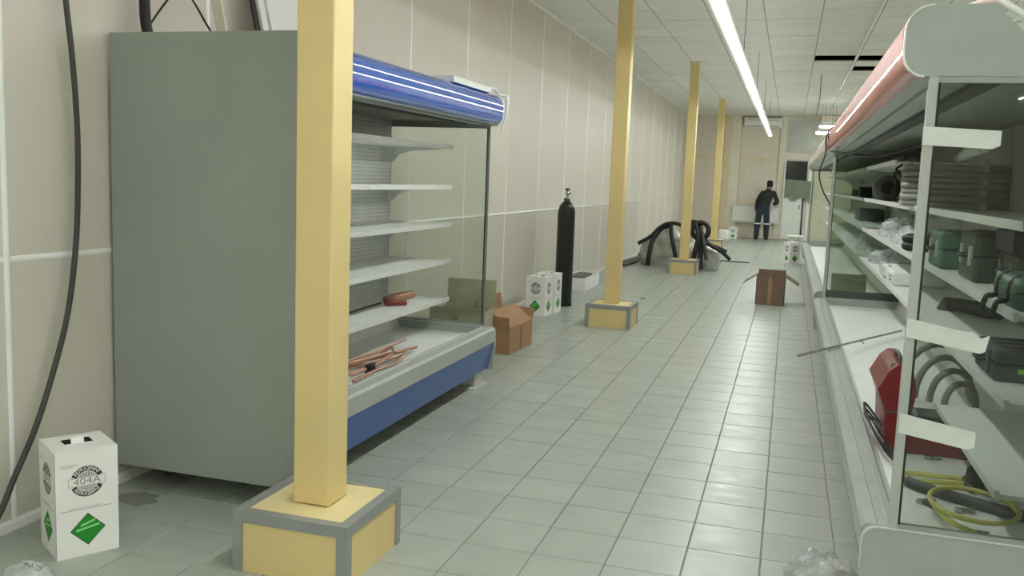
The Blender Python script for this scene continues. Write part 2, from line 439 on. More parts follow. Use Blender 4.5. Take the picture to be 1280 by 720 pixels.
# transom window and the doorway below it
win = struct('window_1', MB().box(-.22, Y1 - .03, 2.62, .70, Y1 - .005, 3.60), M['whitegrey'], 'frosted transom window high on the end wall')
part('pane', MB().box(-.16, Y1 - .036, 2.68, .40, Y1 - .028, 3.54), M['pane'], win)
part('pane', MB().box(.48, Y1 - .036, 2.68, .66, Y1 - .028, 3.54), M['pane'], win)
part('mullion', MB().box(.40, Y1 - .05, 2.62, .48, Y1 - .03, 3.60), M['whitegrey'], win)
d1 = struct('door_1', MB().box(-.20, Y1 - .05, 0, .36, Y1 - .006, 1.74), M['whitegrey'], 'white door leaf under a dark window on the end wall')
part('door_leaf', MB().box(-.18, Y1 - .07, .03, .33, Y1 - .05, 1.70), M['white'], d1)
part('door_gap', MB().box(.36, Y1 - .035, 0, .40, Y1 - .02, 1.74), M['plenum'], d1)
part('handle', MB().box(.27, Y1 - .1, .95, .30, Y1 - .07, 1.07), M['steel'], d1)
win2 = struct('window_2', MB().box(-.22, Y1 - .05, 1.74, .49, Y1 - .006, 2.42), M['whitegrey'], 'dark window pane above the white door')
part('pane', MB().box(-.18, Y1 - .056, 1.78, .44, Y1 - .048, 2.38), M['windowdark'], win2)

# ------------------------------------------------------------------ ceiling lamp rows
def lamp_row(x, ya, yb, z, label, axis=1, nmod=1, name='fluorescent_lamp', tw=.017, td=.0115):
    L = (yb - ya)
    cxy = (x, (ya + yb) / 2) if axis == 1 else ((ya + yb) / 2, x)
    t = thing(name, (cxy[0], cxy[1], z), label, 'lamp', 'suspended lamps')
    hl = L / 2
    def tr(mb):
        if axis == 0: mb.v = [(q[1], q[0], q[2]) for q in mb.v]
        return mb
    pw = .07
    part('housing', tr(MB().prism([(-pw, .012), (-.04, .03), (-.04, .075), (.04, .075), (.04, .03), (pw, .012), (pw, .004), (-pw, .004)], 1, -hl, hl)), M['housing'], t, True)
    n = 8
    prof = [(tw * math.cos(math.pi * i / n), .0045 - td * math.sin(math.pi * i / n)) for i in range(n + 1)]
    for k in range(nmod):
        a = -hl + L * k / nmod + .004; b = -hl + L * (k + 1) / nmod - .004
        part('diffuser', tr(MB().prism(prof, 1, a, b, 0, True)), M['lamp'], t, True)
    part('added_uplight', tr(MB().box(-.035, -hl + .05, .0745, .035, hl - .05, .078)), M['fill_uplight'], t, True)  # added glow on top of the housing to brighten the ceiling
    part('end_cap', tr(MB().prism([(-pw, .0), (-pw, .05), (pw, .05), (pw, .0), (.03, -.02), (-.03, -.02)], 1, hl, hl + .02)), M['housing'], t, True)
    nw = max(2, int(L / 4))
    for k in range(nw):
        yy = -hl + L * (k + .5) / nw
        part('hanging_wire', tr(MB().tube([(0, yy, .07), (0, yy, ZC - z)], .004, 5)), M['darkgrey'], t, True)
    return t
lamp_row(-.625, -8.0, 25.6, 2.955, 'long glowing fluorescent lamp row hanging over the aisle', 1, 20)
lamp_row(3.0, -8.0, 25.6, 2.95, 'fluorescent lamp row over the hidden aisle behind the right cabinets', 1, 20)
lamp_row(24.9, .60, 1.10, 3.20, 'short lamp near the end wall, upper of two', 0, 1, tw=.05, td=.05)
lamp_row(24.6, .52, 1.02, 3.02, 'short lamp near the end wall, lower of two', 0, 1, tw=.05, td=.05)
solo('ventilation_duct', MB().bbox(.70, 27.9, 3.45, 1.9, 28.68, 3.69, .02), M['cream'], 'boxed beige duct under the ceiling beside the end window', 'duct')

# ------------------------------------------------------------------ pillars
def make_pillar():
    t = thing('pillar', (0, 0, 0), '', 'pillar', 'yellow pillars in a row')
    H = .25; B = .252; T = .045
    part('shaft', MB().bbox(-.08, -.08, H - .002, .08, .08, ZC - .02, .006), M['yellow'], t, True)
    part('base_top', MB().box(-B + .02, -B + .02, H - .03, B - .02, B - .02, H - .006), M['yellowpale'], t, True)
    for sx, sy in ((1, 0), (-1, 0), (0, 1), (0, -1)):
        q = B - .006
        mb = MB()
        if sx: mb.box(sx * (q - .02), -q + .01, 0, sx * q, q - .01, H - .012)
        else: mb.box(-q + .01, sy * (q - .02), 0, q - .01, sy * q, H - .012)
        part('base_panel', mb, M['yellow'], t, True)
        # aluminium angle along the top edge
        m2 = MB()
        if sx:
            m2.box(sx * (B - T), -B, H - .006, sx * B, B, H); m2.box(sx * (B - .005), -B + .0, H - T, sx * B, B, H - .006)
        else:
            m2.box(-B + T, sy * (B - T), H - .006, B - T, sy * B, H - .0004); m2.box(-B + .006, sy * (B - .005), H - T, B - .006, sy * B, H - .006)
        part('edge_angle', m2, M['alu'], t, True)
        cx, cy = (1 if sx + sy > 0 else -1) , (1 if sx - sy > 0 else -1)
        m3 = MB()
        m3.box(cx * B, cy * (B - T), 0, cx * (B - .005), cy * B, H - T); m3.box(cx * (B - T), cy * B, 0, cx * (B - .005), cy * (B - .005), H - T)
        part('corner_angle', m3, M['alu'], t, True)
    part('ceiling_collar', MB().box(-.10, -.10, ZC - .025, .10, .10, ZC - .003), M['ceil'], t, True)
    return t
pil = make_pillar()
for i, (x, y, lab) in enumerate([(-1.772, 3.225, 'nearest yellow square pillar on grey-edged base, beside the grey steel side panel'),
                                 (-1.81, 9.86, 'yellow square pillar beyond the blue cabinet, to the right of the black gas cylinder'),
                                 (-1.735, 16.3, 'yellow square pillar standing in front of the grey sacks and black hoses'),
                                 (-1.74, 22.9, 'farthest yellow square pillar, nearest to the end wall')]):
    o = pil if i == 0 else copy_tree(pil)
    o.location = (x, y, 0); o['label'] = lab

# ------------------------------------------------------------------ refrigerated display cabinets
CAN = [(.25, 2.19)] + arc(.085, 2.105, .085, 90, 176, 14) + arc(.065, 2.045, .062, 186, 262, 9)
def cabinet(name, lip, s, ya, yb, label, colr, kick, levels, shelf_d, nmod, near, far, glassm, perf):
    X = lambda d: lip + s * d
    pr = lambda poly: [(X(d), z) for d, z in poly]
    t = thing(name, (X(.5), (ya + yb) / 2, 0), label, 'refrigerated cabinet')
    a, b = ya + .03, yb - .03
    part('base_body', MB().prism(pr([(.07, .12), (.07, .33), (1.0, .33), (1.0, .12)]), 1, a, b), M['whitegrey'], t)
    # bumper in lengths
    nb = max(2, round((yb - ya) / 2.6)); 
    joints = [a] + ([3.76] if ya < 3.4 and s > 0 else []) + [a + (b - a) * k / nb for k in range(1, nb)] + [b]
    bump = [(0, .338), (0, .432), (.012, .448), (.05, .45), (.054, .446), (.085, .446), (.089, .45), (.112, .448), (.125, .43), (.125, .338)]
    for j0, j1 in zip(joints[:-1], joints[1:]):
        part('bumper', MB().prism(pr(bump), 1, j0 + .0015, j1 - .0015), M['greylight'], t)
    part('kick_panel', MB().prism(pr([(.006, .336), (.03, .336), (.075, .13), (.05, .13)]), 1, a, b), M[kick], t)
    part('tray', MB().prism(pr([(.125, .425), (.16, .385), (.80, .385), (.85, .56), (.90, .56), (.90, .335), (.125, .335)]), 1, a, b), M['white'], t)
    nt = max(2, round((b - a) / 1.34))
    for k in range(nt):
        y0 = a + (b - a) * k / nt; y1 = a + (b - a) * (k + 1) / nt
        part('back_panel', MB().box(X(.90), y0 + .002, .56, X(.915), y1 - .002, 2.03), M[perf], t)
    part('rear_shell', MB().box(X(.93), a, .33, X(1.005), b, 2.03), M['greypanel'], t)
    part('roof', MB().prism(pr([(.30, 2.03), (.42, 2.05), (1.005, 2.05), (1.005, 2.03)]), 1, a, b), M['greypanel'], t)
    part('canopy', MB().sheet(pr(CAN) if s < 0 else pr(CAN)[::-1], 1, a, b, .006), M[colr], t)
    part('canopy_back', MB().sheet(pr([(.25, 2.188), (.38, 2.06)]), 1, a, b, .006), M['greypanel'], t)
    un = part('canopy_underside', MB().prism(pr([(.045, 1.985), (.30, 2.0), (.90, 2.0), (.90, 2.03), (.30, 2.03), (.06, 2.02)]), 1, a, b), M['under'], t)
    for dd in (.14, .27):
        part('air_grille', MB().prism(pr([(dd, 1.975), (dd + .08, 1.98), (dd + .08, 2.0), (dd, 1.995)]), 1, a + .05, b - .05), M['greylight' if dd < .2 else 'darkgrey'], un)
    for d in (.12, .88):
        for y in (ya + .25, yb - .12):
            part('foot', MB().lathe([(.03, 0), (.03, .02), (.014, .025), (.014, .125)], (X(d), y, 0), 10), M['darkgrey'], t)
    if s < 0: part('foot_block', MB().bbox(X(.09), yb - .20, .012, X(.20), yb - .02, .16, .008).box(X(.06), yb - .30, 0, X(.22), yb + .0, .012), M['whitegrey'], t)
    # ends
    rc = arc(.05, .40, .05, 180, 90, 5)
    for y, kind in ((ya, near), (yb - .03, far)):
        y1 = y + .03
        if kind == 'solid':
            sp = part('side_panel', MB().bbox(X(0), y, .115, X(1.01), y1, 2.2, .004), M['greypanel'], t)
            for (d, z) in [(.93, 2.15), (.62, 2.15), (.30, 2.15), (.93, .9), (.93, 1.5), (.3, .9), (.05, .25)]:
                part('screw', MB().disc((X(d), y + .001, z), (0, -1, 0), .007, .004, 8), M['alu'], sp)
            continue
        top = .45 if kind != 'divider' else .52
        low = [(.02, .115), (0, .30)] + [(d, z + top - .45) for d, z in rc] + [(1.01, top), (1.01, .115)]
        part('end_panel', MB().prism(pr(low), 1, y, y1), M['greyend'], t)
        part('end_panel_edge', MB().prism(pr([(-.002, .30)] + [(d - .002, z + top - .448) for d, z in rc] + [(1.0, top + .002), (1.0, top - .002)] + [(d + .002, z + top - .452) for d, z in rc[::-1]] + [(.002, .30)]), 1, y - .004, y + .004), M['whitegrey'], t)
        capp = [(.33, 1.972)] + [(1.01, 1.972), (1.01, 2.04), (.42, 2.04), (.25, 2.196)] + arc(.08, 2.116, .08, 90, 180, 6) + [(-.0, 2.06)] + arc(.07, 2.04, .068, 190, 268, 5)
        part('canopy_end_cap', MB().prism(pr(capp), 1, y, y1), M['greyend'], t)
        edge_o = arc(.08, 2.116, .083, 90, 180, 6) + [(-.003, 2.06)] + arc(.07, 2.04, .071, 190, 268, 5)
        edge_i = arc(.08, 2.116, .079, 90, 180, 6) + [(.001, 2.06)] + arc(.07, 2.04, .067, 190, 268, 5)
        part('canopy_edge_trim', MB().prism(pr(edge_o + edge_i[::-1]), 1, y - .003, y1 + .002), M['white'], t)
        yg = y + .012
        gp = part('glass_pane', MB().box(X(.11), yg, top + .012, X(.985), yg + .006, 1.958), M[glassm], t)
        part('glass_post', MB().bbox(X(.082 if s > 0 else .094), y + .002, top, X(.112 if s > 0 else .110), y1 - .002 if s > 0 else y + .02, 1.974, .003), M['greylight' if s > 0 else 'postdark'], t)
        part('glass_rail', MB().box(X(.112), y + .003, top, X(.985), y1 - .003, top + .018), M['alu'], t)
        part('glass_rail', MB().box(X(.112), y + .003, 1.952, X(.985), y1 - .003, 1.974), M['alu'], t)
        part('glass_post', MB().box(X(.975), y + .003, top + .018, X(1.005), y1 - .003, 1.952), M['alu'], t)
        part('glass_seal', MB().box(X(.112), y + .004, top + .018, X(.119), y1 - .004, 1.952), M['black'], t)
    # shelves
    sa, sb = ya + .045, yb - .06
    for k in range(nmod):
        y0 = sa + (sb - sa) * k / nmod + .003; y1 = sa + (sb - sa) * (k + 1) / nmod - .003
        for z, ks in levels:
            if ks is not None and k not in ks: continue
            sh = part('shelf', MB().box(X(shelf_d + .01), y0, z - .028, X(.895), y1, z - .012), M['shelf'], t)
            part('price_rail', MB().prism(pr([(shelf_d, z - .034), (shelf_d - .006, z), (shelf_d + .012, z), (shelf_d + .012, z - .034)]), 1, y0, y1), M['shelf'], sh)
            for yy in (y0 + .01, y1 - .022):
                part('bracket', MB().prism(pr([(.895, z - .028), (shelf_d + .05, z - .028), (.70, z - .05), (.80, z - .08), (.86, z - .14), (.895, z - .14)]), 1, yy, yy + .012), M['shelf'], sh)
    return t
left_cab = cabinet('display_cabinet', -2.09, -1, 3.577, 6.53, 'open display cabinet with blue canopy and grey steel side panel against the wall', 'blue', 'bluekick',
        [(1.82, None), (1.522, None), (1.238, None), (.958, None), (.662, None)], .375, 2, 'solid', 'glass', 'glass', 'perf')
right_cab = cabinet('display_cabinet', .32, 1, 3.23, 10.0, 'open display cabinet with red canopy full of tools, nearest on the right', 'red', 'redkick',
        [(1.83, (3, 4)), (1.518, None), (1.22, None), (.926, None), (.615, (0,))], .41, 5, 'glass', 'glass', 'glassdark', 'backdim')
far_cab = cabinet('display_cabinet', .32, 1, 10.02, 20.0, 'open display cabinet with pale canopy beyond the red one', 'palepink', 'redkick',
        [(1.83, None), (1.518, None), (1.22, None), (.926, None)], .41, 7, 'divider', 'glass', 'glass', 'backdim')

# ------------------------------------------------------------------ refrigerant cartons with printed logos
def glyphs(txt, size):
    c = bpy.data.curves.new('t', 'FONT'); c.body = txt; c.size = size; c.align_x = 'CENTER'; c.align_y = 'CENTER'; c.resolution_u = 2
    o = bpy.data.objects.new('t', c); col.objects.link(o)
    dg = bpy.context.evaluated_depsgraph_get()
    me = bpy.data.meshes.new_from_object(o.evaluated_get(dg))
    vs = [(v.co.x, v.co.y) for v in me.vertices]; fs = [tuple(p.vertices) for p in me.polygons]
    bpy.data.objects.remove(o); bpy.data.curves.remove(c); bpy.data.meshes.remove(me)
    return vs, fs
def logo_mesh(full=True):
    """flat print in the xz plane, face seen from -y; slots black, white, grey, green, pale green"""
    mb = MB()
    def flat(vs, fs, y, mi): mb.add([(x, -y, z) for x, z in vs], fs, mi)
    cz = .312; R1, R0 = .064, .043
    for a0, a1 in ((22, 158), (202, 338)):
        n = 20; o = [(R1 * math.cos(math.radians(a0 + (a1 - a0) * i / n)), cz + R1 * math.sin(math.radians(a0 + (a1 - a0) * i / n))) for i in range(n + 1)]
        q = [(R0 * math.cos(math.radians(a0 + (a1 - a0) * i / n)), cz + R0 * math.sin(math.radians(a0 + (a1 - a0) * i / n))) for i in range(n + 1)]
        flat(o + q, [(i, i + 1, n + 2 + i, n + 1 + i) for i in range(n)], .0006, 0)
    word = 'REFRIGERANT'
    for top in (1, 0):
        for i, ch in enumerate(word):
            f = (i - 5) / 5 * 52
            vs, fs = glyphs(ch, .0215)
            ang = math.radians(-f if top else f); rr = .0535
            th = math.radians(90 - f) if top else math.radians(270 + f)
            ca, sa = math.cos(ang), math.sin(ang)
            flat([(x * ca - z * sa + rr * math.cos(th), x * sa + z * ca + cz + rr * math.sin(th)) for x, z in vs], fs, .0010, 1)
    for k in range(-5, 6):                                       # hatching above and below the number band
        x = k * .006; hh = math.sqrt(max(0, .040 ** 2 - x * x))
        if hh > .022:
            flat([(x - .0014, cz + .019), (x + .0014, cz + .019), (x + .0014, cz + hh), (x - .0014, cz + hh)], [(0, 1, 2, 3)], .0006, 0)
            flat([(x - .0014, cz - hh), (x + .0014, cz - hh), (x + .0014, cz - .019), (x - .0014, cz - .019)], [(0, 1, 2, 3)], .0006, 0)
    bw, bh = .070, .0175
    for (x0, z0, x1, z1) in ((-bw, bh - .0012, bw, bh), (-bw, -bh, bw, -bh + .0012), (-bw, -bh, -bw + .0012, bh), (bw - .0012, -bh, bw, bh)):
        flat([(x0, cz + z0), (x1, cz + z0), (x1, cz + z1), (x0, cz + z1)], [(0, 1, 2, 3)], .0006, 0)
    vs, fs = glyphs('404A', .040)
    flat([(x * 1.22, z + cz) for x, z in vs], fs, .0007, 2)
        # grey rule of small print under the roundel
    flat([(-.10, .196), (.09, .196), (.09, .1985), (-.10, .1985)], [(0, 1, 2, 3)], .0006, 2)
    flat([(-.07, .204), (.06, .204), (.06, .2055), (-.07, .2055)], [(0, 1, 2, 3)], .0006, 2)
    flat([(-.10, .385), (-.035, .385), (-.035, .387), (-.10, .387)], [(0, 1, 2, 3)], .0006, 2)
    flat([(-.10, .378), (-.05, .378), (-.05, .380), (-.10, .380)], [(0, 1, 2, 3)], .0006, 2)
    # green warning diamond
    D = .068; zc = .110
    flat([(-D, zc), (0, zc - D), (D, zc), (0, zc + D)], [(0, 1, 2, 3)], .0006, 0)
    flat([(-D + .005, zc), (0, zc - D + .005), (D - .005, zc), (0, zc + D - .005)], [(0, 1, 2, 3)], .0009, 3)
    flat([(-.030, zc + .012), (.026, zc + .030), (.030, zc + .040), (-.026, zc + .023)], [(0, 1, 2, 3)], .0012, 4)
    flat([(-.046, zc - .006), (.044, zc + .010), (.046, zc + .018), (-.044, zc + .004)], [(0, 1, 2, 3)], .0012, 4)
    return mb.mesh('printed_label', [M['printblack'], M['cartonwhite'], M['printgrey'], M['printgreen'], M['printpale']])
label_me = logo_mesh()
def carton(loc, rz, label, h=.445):
    t = thing('refrigerant_carton', loc, label, 'box', 'white refrigerant cartons', rz)
    W = .12
    b = MB()
    o = [(-W, -W), (W, -W), (W, W), (-W, W)]; q = [(-.055, -.015), (.055, -.015), (.055, .055), (-.055, .055)]
    v = [(x, y, 0) for x, y in o] + [(x, y, h) for x, y in o] + [(x, y, h) for x, y in q] + [(x, y, h - .06) for x, y in q]
    f = [(3, 2, 1, 0), (0, 1, 5, 4), (1, 2, 6, 5), (2, 3, 7, 6), (3, 0, 4, 7), (4, 5, 9, 8), (5, 6, 10, 9), (6, 7, 11, 10), (7, 4, 8, 11)]
    b.add(v, f); b.add(v, [(8, 9, 13, 12), (9, 10, 14, 13), (10, 11, 15, 14), (11, 8, 12, 15), (12, 13, 14, 15)], 1)
    body = part('carton_body', b, [M['cartonwhite'], M['hole']], t, True)
    part('edge_crease', MB().box(-W - .0006, -W - .0006, .002, -W + .0012, -W + .0012, h - .002), M['printgrey'], body, True)
    part('flap', MB().sheet([(-.015, h - .002), (-.01, h + .014), (.004, h + .022), (.02, h + .018)], 0, -.03, .02, .002), M['cartonwhite'], t, True)
    part('cylinder_handle', MB().tube(smooth([(.0, .03, h - .055), (.015, .035, h - .02), (.035, .04, h - .02), (.048, .04, h - .055)], 4), .006, 6), M['hole'], t, True)
    for a, dx, dy in ((0, 0, -W), (math.pi / 2, W, 0), (math.pi, 0, W), (-math.pi / 2, -W, 0)):
        l = link('printed_label', label_me, body, (dx, dy, 0)); l.rotation_euler = (0, 0, a); l.scale = (1, 1, h / .445)
    return t
carton((-2.743, 2.947, 0), math.radians(57.5) - math.pi / 2 + math.pi / 2, 'nearest white refrigerant carton, on the floor beside the grey side panel')
carton((-2.735, 10.15, 0), math.radians(-7), 'front white refrigerant carton of the pair beside the gas cylinder', .46)
carton((-2.70, 10.46, 0), math.radians(-5), 'rear white refrigerant carton of the pair, half hidden beside the gas cylinder', .47)
carton((.12, 19.95, 0), math.radians(33), 'far white refrigerant carton by the foot of the pale-canopied cabinet', .445)
carton((-1.57, 27.9, 0), math.radians(5), 'small distant white refrigerant carton under the radiator', .34)

# ------------------------------------------------------------------ gas cylinder
t = thing('gas_cylinder', (-2.665, 11.05, 0), 'tall black steel gas cylinder standing by the wall', 'gas cylinder')
part('body', MB().lathe([(.095, 0), (.105, .012), (.11, .03), (.11, 1.16), (.107, 1.20), (.095, 1.25), (.072, 1.29), (.045, 1.315), (.035, 1.325)], (0, 0, 0), 28), M['blackgloss'], t, True)
part('foot_ring', MB().lathe([(.113, 0), (.113, .05), (.108, .052)], (0, 0, 0), 28), M['black'], t, True)
part('neck_ring', MB().lathe([(.04, 1.315), (.042, 1.32), (.042, 1.355), (.038, 1.36)], (0, 0, 0), 16), M['darkgrey'], t, True)
vv = part('valve', MB().lathe([(.016, 1.355), (.018, 1.40), (.022, 1.41), (.022, 1.44), (.012, 1.445), (.012, 1.46)], (0, 0, 0), 12).tube([(0, 0, 1.42), (.05, -.02, 1.42)], .012, 8), M['steel'], t, True)
part('handwheel', MB().lathe([(.02, 1.455), (.032, 1.46), (.032, 1.478), (.02, 1.483)], (0, 0, 0), 12), M['darkgrey'], vv, True)

# ------------------------------------------------------------------ cardboard boxes
def open_box(name, loc, rz, sx, sy, h, label, m, flaps, inner=None):
    t = thing(name, loc, label, 'box', 'cardboard boxes', rz)
    a, b, th = sx / 2, sy / 2, .006
    mb = MB().box(-a, -b, 0, a, b, th)
    mb.box(-a, -b, th, a, -b + th, h); mb.box(-a, b - th, th, a, b, h); mb.box(-a, -b + th, th, -a + th, b - th, h); mb.box(a - th, -b + th, th, a, b - th, h)
    part('box_body', mb, M[m], t, True)
    for side, ang, ln in flaps:       # ang: degrees from straight up, positive outwards
        q = math.radians(ang); dx, dz = math.sin(q) * ln, math.cos(q) * ln
        f = MB(); n = .002
        if side == '-x': f.sheet([(-a, h), (-a - dx, h + dz)], 1, -b + n, b - n, .005, 0, False)
        if side == '+x': f.sheet([(a, h), (a + dx, h + dz)], 1, -b + n, b - n, -.005, 0, False)
        if side == '-y': f.sheet([(-b, h), (-b - dx, h + dz)], 0, -a + n, a - n, .005, 0, False)
        if side == '+y': f.sheet([(b, h), (b + dx, h + dz)], 0, -a + n, a - n, -.005, 0, False)
        part('flap', f, M[m], t, True)
    part('tape_strip', MB().box(-.025, -b - .001, .01, .025, -b + .001, h - .02), M['carddark' if m == 'cardboard' else 'cardboard'], t, True)
    return t
open_box('cardboard_box', (-2.455, 7.975, 0), math.radians(86.5), .62, .30, .245, 'open brown cardboard box by the far end of the blue cabinet', 'cardboard', [('-y', -55, .24), ('+y', 8, .24), ('-x', 10, .10), ('+x', 30, .12)])
open_box('cardboard_box', (-2.70, 7.45, 0), math.radians(4), .46, .5, .42, 'olive cardboard box seen through the end glass of the blue cabinet', 'cardolive', [('-y', 12, .05), ('+y', 8, .24)])
b3 = open_box('cardboard_box', (-.165, 12.83, 0), math.radians(-2), .37, .42, .40, 'dark brown open cardboard box alone in the middle of the aisle', 'carddark', [('-x', 125, .22), ('+x', 122, .22), ('+y', -10, .05)])
solo('folded_sheet', MB().box(-.33, 12.66, .33, .0, 13.0, .355), M['whitegrey'], 'pale packing sheet lying inside the dark brown box', 'packing')

# white tub behind the cylinder
t = thing('white_crate', (-2.90, 13.1, 0), 'low white box with dark contents on the floor behind the gas cylinder', 'box')
part('box_body', MB().box(-.18, -.5, 0, .18, .5, .02).box(-.18, -.5, .02, -.165, .5, .19).box(.165, -.5, .02, .18, .5, .19).box(-.165, -.5, .02, .165, -.485, .19).box(-.165, .485, .02, .165, .5, .19), M['cartonwhite'], t, True)
part('contents', MB().bbox(-.12, -.4, .02, .12, .3, .2, .03), M['darkgrey'], t, True)

# ------------------------------------------------------------------ wrapped sacks and black hoses around the third pillar
from mathutils import noise as mnoise
def sack(c, sx, sy, h, peak, label, seed):
    mb = MB(); n, m = 56, 22; v = []; off = Vector((seed * 3.1, seed * 1.7, 0))
    for j in range(m + 1):
        q = j / m
        for i in range(n):
            a = 2 * math.pi * i / n; ca, sa = math.cos(a), math.sin(a); e = .62
            px = math.copysign(abs(ca) ** e, ca); py = math.copysign(abs(sa) ** e, sa)
            # side up to a rounded shoulder, then across the top
            if q < .62: shr = 1.0 + .05 * math.sin(q / .62 * math.pi); zz = q / .62 * .86
            else:
                w_ = (q - .62) / .38; shr = math.cos(w_ * math.pi / 2) ** .8; zz = .86 + .14 * math.sin(w_ * math.pi / 2)
            x, y = px * sx / 2 * shr, py * sy / 2 * shr
            hz = h * (1 + peak * max(-.15, 1 - abs(x / (sx / 2) + .08) * 1.25))
            p = Vector((x, y, hz * zz)); o = p * 5 + off
            d1 = mnoise.noise(o) * .07 + mnoise.noise(o * 2.7) * .035
            rid = (abs(mnoise.noise(o * Vector((1.9, 1.9, .8)) if False else Vector((o.x * 1.9, o.y * 1.9, o.z * .8)))) - .2) * .07
            nrm = Vector((px, py, .4 * q)).normalized()
            p = p + nrm * (d1 + rid) * (0.35 if j == 0 else 1)
            v.append((c[0] + p.x, c[1] + p.y, 0 if j == 0 else max(.004, p.z)))
    f = [(j * n + i, j * n + (i + 1) % n, (j + 1) * n + (i + 1) % n, (j + 1) * n + i) for j in range(m) for i in range(n)]
    mb.add(v, f, 0, True); mb.add(v[:n], [tuple(range(n))])
    return solo('wrapped_sack', mb, M['sack'], label, 'sack', 'grey sacks by the third pillar')
sack((-2.20, 17.70, 0), 1.0, .7, .50, .55, 'large grey plastic-wrapped sack left of the third pillar under black hoses', 3)
sack((-1.44, 17.30, 0), .46, .55, .40, .1, 'smaller grey wrapped sack right of the third pillar', 5)
def hose(name, pts, r, m, label, cat='hose', group=None, seg=10, k=7):
    return solo(name, MB().tube(smooth(pts, k), r, seg), M[m], label, cat, group)
HG = 'black hoses over the grey sacks'
hose('black_hose', [(-2.72, 17.2, .42), (-2.5, 17.25, .56), (-2.36, 17.35, .72), (-2.2, 17.4, .82), (-2.0, 17.4, .82), (-1.85, 17.3, .74)], .036, 'black', 'thick black hose arching over the left sack with its end pointing left', 'hose', HG)
hose('black_hose', [(-2.48, 17.0, .03), (-2.47, 17.02, .25), (-2.44, 17.2, .50), (-2.33, 17.4, .70), (-2.2, 17.55, .78)], .044, 'black', 'black hose hanging down the front of the left sack to the floor', 'hose', HG)
hose('black_hose', [(-2.13, 17.35, .80), (-2.09, 17.25, .60), (-2.0, 17.1, .30), (-1.93, 17.02, .05)], .040, 'black', 'black hose slanting down beside the third pillar, left side', 'hose', HG)
hose('black_hose', [(-1.9, 17.6, .80), (-1.72, 17.3, .88), (-1.56, 17.1, .82), (-1.52, 16.95, .55), (-1.50, 16.85, .25), (-1.48, 16.8, .04)], .045, 'black', 'thick black hose falling to the floor right of the third pillar', 'hose', HG)
hose('black_hose', [(-1.8, 17.6, .84), (-1.62, 17.3, .84), (-1.48, 17.1, .62), (-1.36, 17.0, .50), (-1.2, 16.95, .44), (-1.04, 16.9, .38)], .038, 'black', 'black hose sticking out to the right, upper of two', 'hose', HG)
hose('black_hose', [(-1.58, 17.0, .70), (-1.45, 16.95, .55), (-1.28, 16.85, .46), (-1.1, 16.85, .36), (-.96, 16.85, .24)], .034, 'black', 'black hose drooping to the right, lower of two', 'hose', HG)
hose('black_hose', [(-1.62, 17.0, .84), (-1.56, 16.85, .62), (-1.60, 16.8, .35), (-1.62, 16.82, .12)], .042, 'black', 'black hose hanging straight down against the third pillar, right side', 'hose', HG)
hose('black_hose', [(-1.53, 16.95, .80), (-1.44, 16.82, .50), (-1.38, 16.75, .22)], .035, 'darkhose', 'thin dark hose end hanging over the smaller sack', 'hose', HG)
mb = MB(); mb.tube([(-1.54 + .15 * math.cos(q / 16 * 6.2832), 17.0 + .03 * math.sin(q / 16 * 6.2832), .74 + .15 * math.sin(q / 16 * 6.2832)) for q in range(17)], .045, 9)
solo('hose_coil', mb, M['black'], 'coiled loop of black hose on top of the pile right of the third pillar', 'hose', HG)
solo('metal_rod', MB().tube([(-1.36, 19.35, .012), (-.70, 19.3, .012)], .011, 6), M['black'], 'dark thin rod lying on the floor right of the sacks', 'rod')
for i, (p, q, lab) in enumerate([((-2.90, 16.75, .03), (-2.80, 18.7, .03), 'long flat metal bar on the floor left of the sacks, front one'), ((-3.02, 17.0, .06), (-2.86, 19.0, .06), 'long flat metal bar on the floor left of the sacks, nearest the wall')]):
    mb = MB(); P, Q = Vector(p), Vector(q); n = Vector((1, 0, 0))
    mb.add([P + n * .04 - Vector((0, 0, p[2])), P - n * .04 - Vector((0, 0, p[2])), P - n * .04 + Vector((0, 0, .02)), P + n * .04 + Vector((0, 0, .02)), Q + n * .04 - Vector((0, 0, q[2])), Q - n * .04 - Vector((0, 0, q[2])), Q - n * .04 + Vector((0, 0, .02)), Q + n * .04 + Vector((0, 0, .02))],
           [(0, 1, 2, 3), (7, 6, 5, 4), (0, 4, 5, 1), (1, 5, 6, 2), (2, 6, 7, 3), (3, 7, 4, 0)])
    solo('metal_bar', mb, M['darkgrey' if i == 0 else 'alu'], lab, 'bar', 'metal bars by the wall')

# ------------------------------------------------------------------ things at the end wall
t = thing('radiator', (-.97, 28.62, .50), 'white panel radiator low on the end wall', 'radiator')
part('panel', MB().bbox(-1.67, 28.47, .52, -.28, 28.53, .97, .012), M['white'], t)
part('bracket', MB().box(-1.5, 28.53, .6, -1.46, 28.67, .9).box(-.5, 28.53, .6, -.46, 28.67, .9), M['whitegrey'], t)
part('top_grille', MB().box(-1.66, 28.48, .965, -.29, 28.52, .985), M['whitegrey'], t)
hose('heating_pipe', [(-1.6, 28.44, .49), (-.5, 28.44, .49), (-.25, 28.44, .49), (-.24, 28.44, .47)], .016, 'white', 'thin white heating pipe running along under the radiator', 'pipe', None, 8, 2)
hose('heating_pipe', [(-.20, 28.50, .0), (-.20, 28.50, 1.2), (-.20, 28.50, 2.45)], .026, 'white', 'white vertical heating pipe between radiator and door', 'pipe', None, 8, 2)
t = thing('air_conditioner', (-.93, 28.55, 3.36), 'white wall air conditioner high under the ceiling', 'air conditioner')
part('casing', MB().prism([(28.42, 3.40), (28.40, 3.50), (28.42, 3.62), (28.46, 3.645), (28.675, 3.645), (28.675, 3.36), (28.47, 3.36)], 0, -1.47, -.38), M['white'], t)
part('louvre', MB().prism([(28.41, 3.40), (28.45, 3.36), (28.46, 3.365), (28.42, 3.41)], 0, -1.40, -.45), M['whitegrey'], t)
